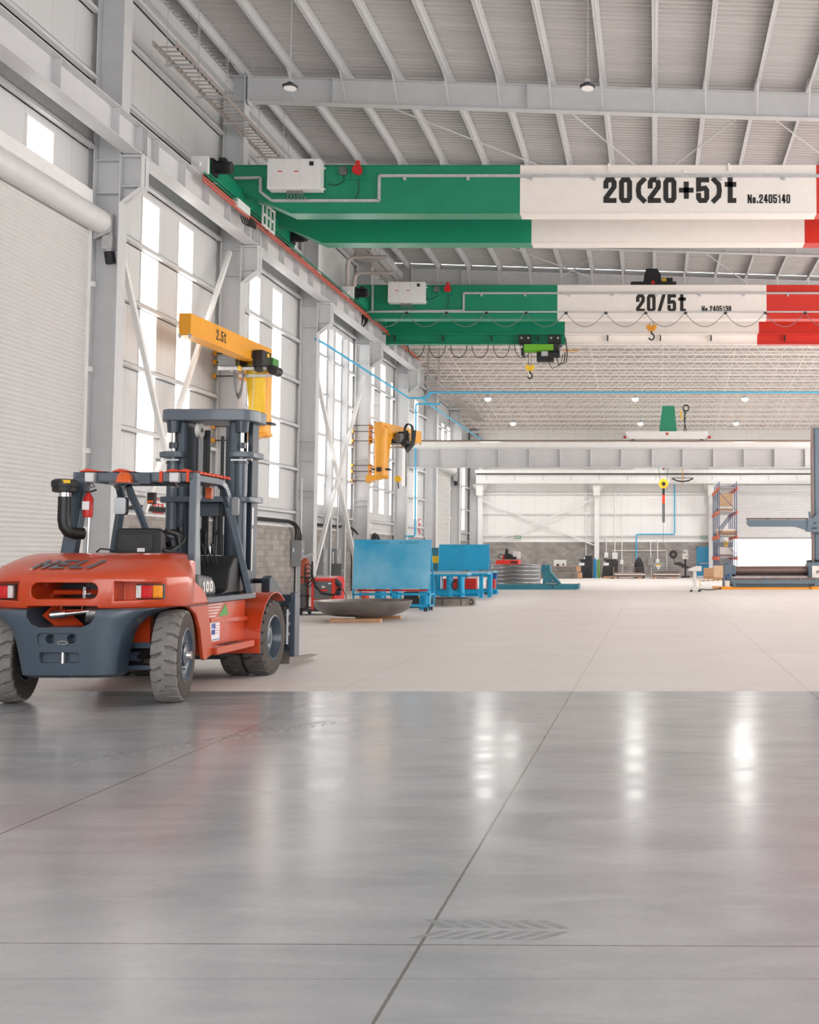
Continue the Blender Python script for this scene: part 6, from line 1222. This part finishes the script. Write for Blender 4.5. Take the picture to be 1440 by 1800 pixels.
t = thing('transformer_box', 'grey machine box with a white triangular label behind the plate pile', 'machine', (.3, 79.9, 0)); m = M(); m.box(-.1, .78, 79.8, 80.5, 0, 1.1); b = obj('box', m, 'cabgrey', t, bevel=.015); m = M(); m.box(.1, .52, 79.785, 79.8, .9, .98); obj('yellow_label', m, 'bright_yellow', b); m = M(); m.prism([(.12, .88), (.50, .88), (.34, .58), (.28, .58)], 'y', 79.785, 79.8); obj('white_label', m, 'paper', b)
t = thing('drill_press', 'pillar drill with pale head and dark table against the end wall', 'drill press', (2.3, 81, 0)); m = M(); m.cyl((2.3, 81.1, 0), (2.3, 81.1, 2.3), .07, 14); obj('pillar', m, 'dark', t); m = M(); m.box(2.08, 2.5, 80.7, 81.3, 1.35, 1.75); m.box(2.15, 2.45, 80.75, 81.2, 1.75, 2.05); h = obj('head', m, 'beige', t, bevel=.02); m = M(); m.box(2.2, 2.42, 80.7, 81.1, 2.05, 2.42); obj('motor', m, 'cabgrey', t); m = M(); m.cyl((2.25, 80.69, 1.85), (2.25, 80.66, 1.85), .05, 12); m.cyl((2.38, 80.69, 1.55), (2.38, 80.66, 1.55), .05, 12); obj('dial', m, 'dark', h)
m = M(); m.box(2.0, 2.6, 80.6, 81.2, .72, .8); m.prism([(1.5, 1.1), (1.9, 1.15), (2.5, .8), (2.4, .66), (1.9, .85), (1.45, .98)], 'y', 80.7, 81.0); obj('table', m, 'dark', t); m = M(); m.box(2.0, 2.6, 80.6, 81.3, 0, .12); obj('base', m, 'dark', t)
m = M(); m.tube([(1.45 + .22 * math.cos(a), FAR - .15, 1.72 + .22 * math.sin(a)) for a in [.5 * i for i in range(14)]], .07, 8); m.tube([(1.45, FAR - .15, 1.5), (1.55, FAR - .15, 1.1), (1.75, FAR - .3, .9)], .02, 6); tag(obj('hose_coil', m, 'dark', smooth=True), 'grey hose coil hanging on the end wall beside the drill press', 'hose')
for lbl, x0, x1, z0, z1, mt, top in (('white switch box with pipe above the dark welding set, first from the column', -3.75, -3.45, 1.45, 1.85, 'cab', 3.0), ('larger white switch box beside the first one on the end wall', -3.15, -2.75, 1.35, 1.85, 'cab', 11), ('small white and grey switch box on the end wall, lowest of the three', -2.55, -2.3, .95, 1.3, 'cab', 11), ('grey breaker box on the end wall above the draped cover', -.45, -.05, .85, 1.45, 'cabgrey', 2.7), ('white breaker box next to the grey breaker box', .12, .4, .85, 1.35, 'cab', 2.8), ('white switch box on the end wall above the tall-backed welding set', -5.25, -5.0, 1.05, 1.5, 'cab', 9)):
    t = thing('switch_box', lbl, 'switch box', (x0, FAR, z0), 'switch boxes on the end wall'); m = M(); m.box(x0, x1, FAR - .28, FAR - .08, z0, z1); b = obj('box', m, mt, t, bevel=.008); m = M(); m.box(x0 + .03, x1 - .03, FAR - .295, FAR - .28, z0 + .03, z1 - .03); obj('door', m, mt, b); m = M(); xm = (x0 + x1) / 2; m.cyl((xm, FAR - .16, z1), (xm, FAR - .16, top), .04, 8)
    if z0 < 1: m.cyl((xm + .05, FAR - .16, .1), (xm + .05, FAR - .16, z0), .03, 8)
    obj('conduit', m, 'steel_white', t)
m = M(); m.tube(poly([(-3.2, FAR - .15, 1.98), (1.0 - .05, FAR - .15, 1.98), (.95, FAR - .15, .5)], .1), .03, 8); tag(obj('wall_conduit', m, 'steel_white'), 'pale conduit run crossing the end wall above the breaker boxes', 'conduit')
for lbl, x in (('green and white exit sign on the end wall under the crossed braces', -10.25), ('green and white exit sign on the end wall above the blue door', 3.75)):
    t = thing('safety_sign', lbl, 'sign', (x, FAR, 2.9)); m = M(); m.box(x - .22, x + .22, FAR - .215, FAR - .205, 2.9, 3.1); b = obj('board', m, 'signgreen', t); m = M(); m.box(x - .16, x - .05, FAR - .22, FAR - .215, 2.94, 3.06); m.box(x, x + .16, FAR - .22, FAR - .215, 2.96, 3.04); obj('sign_print', m, 'paper', b)
# pallet rack
t = thing('pallet_rack', 'tall navy and orange pallet rack beside the end wall shutter door', 'rack', (4.9, 74.3, 0))
ys = [74.3, 76.1, 78.0, 79.9, 81.7]
for y in ys:
    for x in (4.38, 5.55):
        m = M(); m.box(x - .032, x + .032, y - .03, y + .03, 0, 6.6 if y < 81 else 6.3); obj('upright', m, 'rackblue', t)
    m = M(); m.bar((4.38, y, 5.9), (5.55, y, 4.6), .04, .04); m.bar((4.38, y, 3.1), (5.55, y, 4.6), .04, .04); m.bar((4.38, y, 3.0), (5.55, y, 1.7), .04, .04); m.bar((4.38, y, .45), (5.55, y, 1.6), .04, .04)
    for z in (6.25, 3.1, 1.6): m.bar((4.38, y, z), (5.55, y, z), .04, .04)
    obj('end_brace', m, 'rackblue', t)
for z in (6.2, 4.6, 2.95, 1.5):
    m = M()
    for x in (4.33, 5.6): m.box(x - .025, x + .025, 74.3, 81.7, z - .12, z)
    obj('beam', m, 'rackorange', t); m = M()
    for x in (4.33, 5.6):
        for y in ys: m.box(x - .04, x + .04, y - .09, y + .09, z - .2, z + .04)
    obj('beam_connector', m, 'rackorange', t); m = M(); m.box(4.38, 5.55, 74.3, 81.7, z, z + .03); obj('deck', m, 'galv', t)
t = thing('rack_sign', 'yellow sign with a black letter hanging in the pallet rack', 'sign', (5.0, 76, 2.3)); m = M(); m.box(4.85, 5.1, 75.95, 75.97, 2.25, 2.6); b = obj('board', m, 'bright_yellow', t); m = M(); strokes(m, 'B', (4.91, 75.945, 2.33), (1, 0, 0), (0, 0, 1), .2, .09, .03, .02); obj('letter', m, 'ink', b)
def goods(name, lbl, cat, x0, x1, y0, y1, z0, z1, mt, wrap):
    t = thing(name, lbl, cat, (x0, y0, z0)); m = M(); m.box(x0, x1, y0, y1, z0 + .14, z1); obj('load', m, mt, t, bevel=.03); m = M()
    for q in range(5): m.box(x0 + q * (x1 - x0 - .1) / 4, x0 + .1 + q * (x1 - x0 - .1) / 4, y0, y1, z0 + .11, z0 + .14)
    for q in range(3): m.box(x0, x1, y0 + q * (y1 - y0 - .1) / 2, y0 + .1 + q * (y1 - y0 - .1) / 2, z0, z0 + .11)
    obj('pallet', m, 'wood', t)
    if wrap: m = M(); m.box(x0 - .02, x1 + .02, y0 - .02, y1 + .02, z0 + .14, z0 + .3); obj('stretch_wrap', m, wrap, t)
goods('pallet_load', 'tall cardboard pallet load on the upper shelf of the rack', 'pallet load', 4.45, 5.35, 75, 76.2, 4.65, 5.85, 'card', 'decal'); goods('pallet_load', 'low pallet load of flat boards on the middle shelf of the rack', 'pallet load', 4.25, 5.6, 74.4, 75.6, 2.99, 3.4, 'decal', 'wood'); goods('pallet_load', 'low grey pallet load beside the tall load on the upper shelf', 'pallet load', 4.45, 5.6, 78.3, 79.5, 4.65, 5.0, 'galv', None)
goods('wooden_crate', 'pale cardboard crate on the floor at the front foot of the rack', 'crate', 3.95, 4.85, 72.7, 73.9, 0, .95, 'card', None); goods('wooden_crate', 'wooden crate on the floor between the blue door and the rack', 'crate', 3.45, 4.15, 76.2, 77.2, 0, .75, 'wood', None); goods('wooden_crate', 'pale boxes stacked on the lowest shelf of the rack', 'box', 4.45, 5.5, 76.4, 77.7, 1.54, 2.2, 'decal', None)
# operator console of the plate roll
t = thing('operator_console', 'beige pedestal control console on casters standing in front of the blue door', 'console', (1.85, 49.7, 0))
m = M(); m.prism([(-.0, .92), (.58, .92), (.58, 1.15), (.33, 1.15), (0, 1.02)], 'y', 49.5, 49.9); m.v = [(v[0] + 1.54, v[1], v[2]) for v in m.v]; h = obj('console_head', m, 'beige', t, bevel=.012); m = M(); m.cyl((1.62, 49.55, 1.05), (1.62, 49.55, 1.09), .02, 8); m.cyl((1.85, 49.6, 1.14), (1.85, 49.6, 1.18), .02, 8); obj('button', m, 'black', h)
m = M(); m.box(1.75, 1.9, 49.6, 49.8, .12, .92); obj('pedestal', m, 'beige', t, bevel=.01); m = M(); m.prism([(1.65, .08), (2.0, .08), (1.92, .22), (1.73, .22)], 'y', 49.45, 49.95); obj('foot', m, 'beige', t); m = M()
for x, y in ((1.64, 49.4), (2.0, 49.4), (1.7, 50), (2.08, 49.9)): caster(m, x, y, .75)
obj('caster', m, 'black', t); m = M(); m.tube([(2.05, 49.9, .2), (2.15, 49.95, .3), (2.2, 50.1, .22)], .02, 6); obj('pedal', m, 'beige', t)
m = M(); m.tube([(2.0, 49.9, .08), (2.2, 50.2, .09), (2.5, 51, .04), (2.9, 52.2, .03), (3.2, 52.9, .05)], .03, 6); tag(obj('floor_cable', m, 'dark', smooth=True), 'dark cable on the floor between the console and the plate roll', 'cable')
# plate bending roll
t = thing('plate_rolling_machine', 'blue-grey plate bending roll with rusty rollers on an orange base', 'machine', (5.6, 53.3, 0))
m = M(); m.box(2.9, 10.2, 52.9, 55.2, 0, .1); m.box(3.2, 3.75, 52.7, 53.0, 0, .14); m.box(7.5, 8.2, 52.7, 53.0, 0, .14); obj('floor_frame', m, 'safety', t, bevel=.01)
m = M(); m.box(3.4, 3.7, 53.2, 54.6, .1, 1.2); m.prism([(3.35, 1.2), (3.68, 1.2), (3.62, 1.32), (3.45, 1.32)], 'y', 53.3, 54.4); m.box(3.55, 3.95, 53.4, 54.4, .7, 1.15); obj('side_stand', m, 'machine', t, bevel=.02)
m = M(); m.prism([(7.45, .1), (10, .1), (10, 1.45), (8.6, 1.45), (8.3, 1.3), (7.55, 1.28), (7.45, 1.15)], 'y', 53.3, 54.6); b = obj('drive_stand', m, 'machine', t, bevel=.02); m = M(); m.box(7.6, 10, 53.2, 53.3, .55, 1.12); d_ = obj('drive_cabinet', m, 'beige', b); m = M(); m.cyl((7.95, 53.2, .85), (7.95, 53.17, .85), .06, 12); m.box(7.82, 7.86, 53.18, 53.2, .75, .9); obj('cabinet_handle', m, 'dark', d_)
m = M(); m.cyl((3.8, 53.9, .9), (7.45, 53.9, .9), .21, 32); obj('top_roll', m, 'rolls', t, smooth=True); m = M(); m.cyl((3.8, 53.6, .56), (7.45, 53.6, .56), .1, 24); m.cyl((3.8, 54.2, .6), (7.45, 54.2, .6), .13, 24); obj('lower_roll', m, 'chrome', t, smooth=True)
m = M(); m.box(3.7, 7.9, 52.95, 53.15, .26, .46); m.box(3.6, 7.9, 53.15, 53.35, .1, .26); f = obj('front_table', m, 'machine', t, bevel=.01); m = M(); m.cyl((3.72, 53.0, .5), (7.88, 53.0, .5), .05, 16); obj('front_roller', m, 'rolls', f, smooth=True); m = M()
for x in (3.75, 5.4, 7.0, 7.75): m.box(x - .05, x + .05, 52.9, 53.1, .45, .56)
for x in (3.85, 7.75): m.cyl((x, 52.92, .2), (x, 52.98, .2), .09, 16)
obj('roller_bracket', m, 'machine', f)
m = M(); m.box(3.4, 3.62, 52.9, 53.2, .14, .42); obj('hydraulic_tank', m, 'beige', t); m = M(); m.cyl((3.55, 53.1, .6), (3.62, 53.1, .72), .05, 10); m.tube([(3.3, 53.2, .1), (3.3, 53.1, .5), (3.45, 53.1, .6), (3.5, 53.2, .4)], .02, 6); obj('hydraulic_hose', m, 'blue', t)
m = M(); m.box(3.7, 7.6, 53.6, 54.4, .1, .3); obj('bed', m, 'dark', t)
# column and boom manipulator
t = thing('support_column', 'tall slate column with a long horizontal support arm at the plate roll', 'manipulator', (8.1, 54.6, 0))
m = M(); m.box(7.86, 8.6, 54.4, 55.0, 1.4, 7.95); m.box(7.95, 8.6, 54.36, 54.4, 1.4, 7.9); obj('mast', m, 'machine', t, bevel=.01); m = M(); m.box(7.78, 7.87, 54.3, 54.7, 1.3, 7.95); obj('guide_rail', m, 'rolls', t); m = M(); m.box(7.6, 9.5, 54.7, 55.3, 0, 1.4); obj('base', m, 'machine', t, bevel=.02)
m = M(); m.prism([(4.55, 3.36), (4.55, 3.14), (4.70, 3.03), (6.9, 3.03), (7.5, 2.84), (7.75, 2.84), (7.75, 3.36)], 'y', 53.9, 54.25); a_ = obj('arm', m, 'machine', t, bevel=.01); m = M(); m.cyl((4.56, 54.05, 3.42), (7.55, 54.05, 3.42), .035, 12); obj('arm_roller', m, 'rolls', a_); m = M()
for x in (4.56, 5.6, 6.6, 7.5): m.box(x - .04, x + .04, 53.95, 54.15, 3.36, 3.46)
obj('roller_bracket', m, 'machine', a_)
m = M(); m.prism([(7.45, 2.8), (7.8, 2.75), (8.5, 2.75), (8.5, 3.65), (7.95, 3.65), (7.75, 3.45), (7.5, 3.4)], 'y', 53.85, 54.4); m.prism([(7.6, 3.45), (7.72, 3.45), (7.66, 3.8), (7.58, 3.75)], 'y', 54.0, 54.2); c_ = obj('arm_carriage', m, 'machine', t, bevel=.012); m = M()
for p in ((7.85, 3.2), (7.75, 2.95), (7.9, 2.95)): m.cyl((p[0], 53.85, p[1]), (p[0], 53.8, p[1]), .05, 10)
obj('bolt', m, 'dark', c_)
# safety chain in front of the roll
t = thing('safety_chain', 'yellow and black safety chain strung beside the plate roll', 'chain', (2.9, 55.5, 0)); m = M(); n = 16
for q in range(n): m.cur = q % 2; m.bar((2.3 + q * .12, 55.5, .34 + .006 * q), (2.42 + q * .12, 55.5, .346 + .006 * q), .035, .035)
obj('chain', m, ['bright_yellow', 'black'], t); m = M(); m.bar((4.2, 55.5, 0), (4.2, 55.5, .45), .05, .05); m.bar((2.3, 55.5, 0), (2.3, 55.5, .36), .03, .03); obj('post', m, 'bright_yellow', t)
WORLD = 3.2; EXPOSURE = 0.32
def LIGHTS():
    for x, y in ((-9.7, 64), (-1.1, 64), (5.3, 64), (-9.77, 76), (-.95, 76), (5.67, 76)):
        l = area('lamp_light', (x, y, 10.55), (0, 0, 0), .6, .6, 260, (1, .98, .95))
# ------------------------------------------------------------------ light and camera
w = bpy.data.worlds.new('sky'); SC.world = w; w.use_nodes = True
bg = w.node_tree.nodes['Background']; bg.inputs[0].default_value = (1.0, 0.995, 0.99, 1); bg.inputs[1].default_value = WORLD
def area(name, loc, rot, sx, sy, power, col=(1, 1, 1)):
    l = bpy.data.lights.new(name, 'AREA'); l.shape = 'RECTANGLE'; l.size = sx; l.size_y = sy; l.energy = power; l.color = col
    o = bpy.data.objects.new(name, l); o.location = loc; o.rotation_euler = rot; COL.objects.link(o); return o
LIGHTS()
cam = bpy.data.cameras.new('camera'); co = bpy.data.objects.new('camera', cam); COL.objects.link(co)
co.location = (0, 0, 1.62); co.rotation_euler = (math.radians(93.3), 0, 0)
cam.sensor_fit = 'HORIZONTAL'; cam.sensor_width = 36; cam.lens = 36 * 1940 / 1440
cam.shift_x = -430 / 1440; cam.shift_y = -35.4 / 1440; cam.clip_end = 400; cam.clip_start = 0.1
SC.camera = co
SPLIT = set('column_bracket clamp_rod motor stiffener wheel buffer caster hanger_rod hanger_wire bracket monorail_clip festoon_trolley cable_gland cabinet_door lifting_lug post end_stop weld_tab lifting_eye roller_bracket beam_connector beam guard_crossbar tie_strap wheel_hub drawer duct_bracket mounting_plate mounting_bar rail control_lever axle_bracket end_plate clamp_bolt roller timber_bearer instruction_label white_badge joint_plate warning_label roller_bolt cylinder_collar sheave dial button control_knob work_lamp meter trolley counter_bar floor_frame sling side_rail wire_rope gearbox_cover'.split())
def split_parts(o):
    me = o.data; n = len(me.vertices); par = list(range(n))
    def find(i):
        while par[i] != i: par[i] = par[par[i]]; i = par[i]
        return i
    for e in me.edges: par[find(e.vertices[0])] = find(e.vertices[1])
    isl = {}
    for i in range(n): isl.setdefault(find(i), []).append(i)
    G_ = []
    for ids in isl.values():
        lo = [min(me.vertices[i].co[k] for i in ids) - .02 for k in range(3)]; hi = [max(me.vertices[i].co[k] for i in ids) + .02 for k in range(3)]; cur = [lo, hi, set(ids)]; rest = []
        for g in G_:
            if all(g[0][k] <= cur[1][k] and cur[0][k] <= g[1][k] for k in range(3)): cur = [[min(a, b) for a, b in zip(cur[0], g[0])], [max(a, b) for a, b in zip(cur[1], g[1])], cur[2] | g[2]]
            else: rest.append(g)
        G_ = rest + [cur]
    if len(G_) < 2 or len(G_) > 60: return
    src = me.copy()
    for q, g in enumerate(G_):
        nm = src.copy(); bm = bmesh.new(); bm.from_mesh(nm); bm.verts.ensure_lookup_table()
        bmesh.ops.delete(bm, geom=[v for v in bm.verts if v.index not in g[2]], context='VERTS'); bm.to_mesh(nm); bm.free()
        if q == 0: o.data = nm
        else: c = o.copy(); c.data = nm; COL.objects.link(c)
for o in list(COL.objects):
    if o.type == 'MESH' and o.data.users == 1 and o.parent is not None and not o.children and o.name.split('.')[0] in SPLIT: split_parts(o)
for o in EMPTIES:
    if '_w' in o: del o['_w']
for o in COL.objects:
    if o.get('_w'): del o['_w']
vs = SC.view_settings
vs.view_transform = 'Standard'; vs.look = 'None'; vs.gamma = 1; vs.exposure = EXPOSURE
try: vs.use_curve_mapping = False
except Exception: pass
SC.cycles.use_denoising = True
SC.cycles.max_bounces = 10; SC.cycles.diffuse_bounces = 6; SC.cycles.glossy_bounces = 4
SC.cycles.sample_clamp_indirect = 8
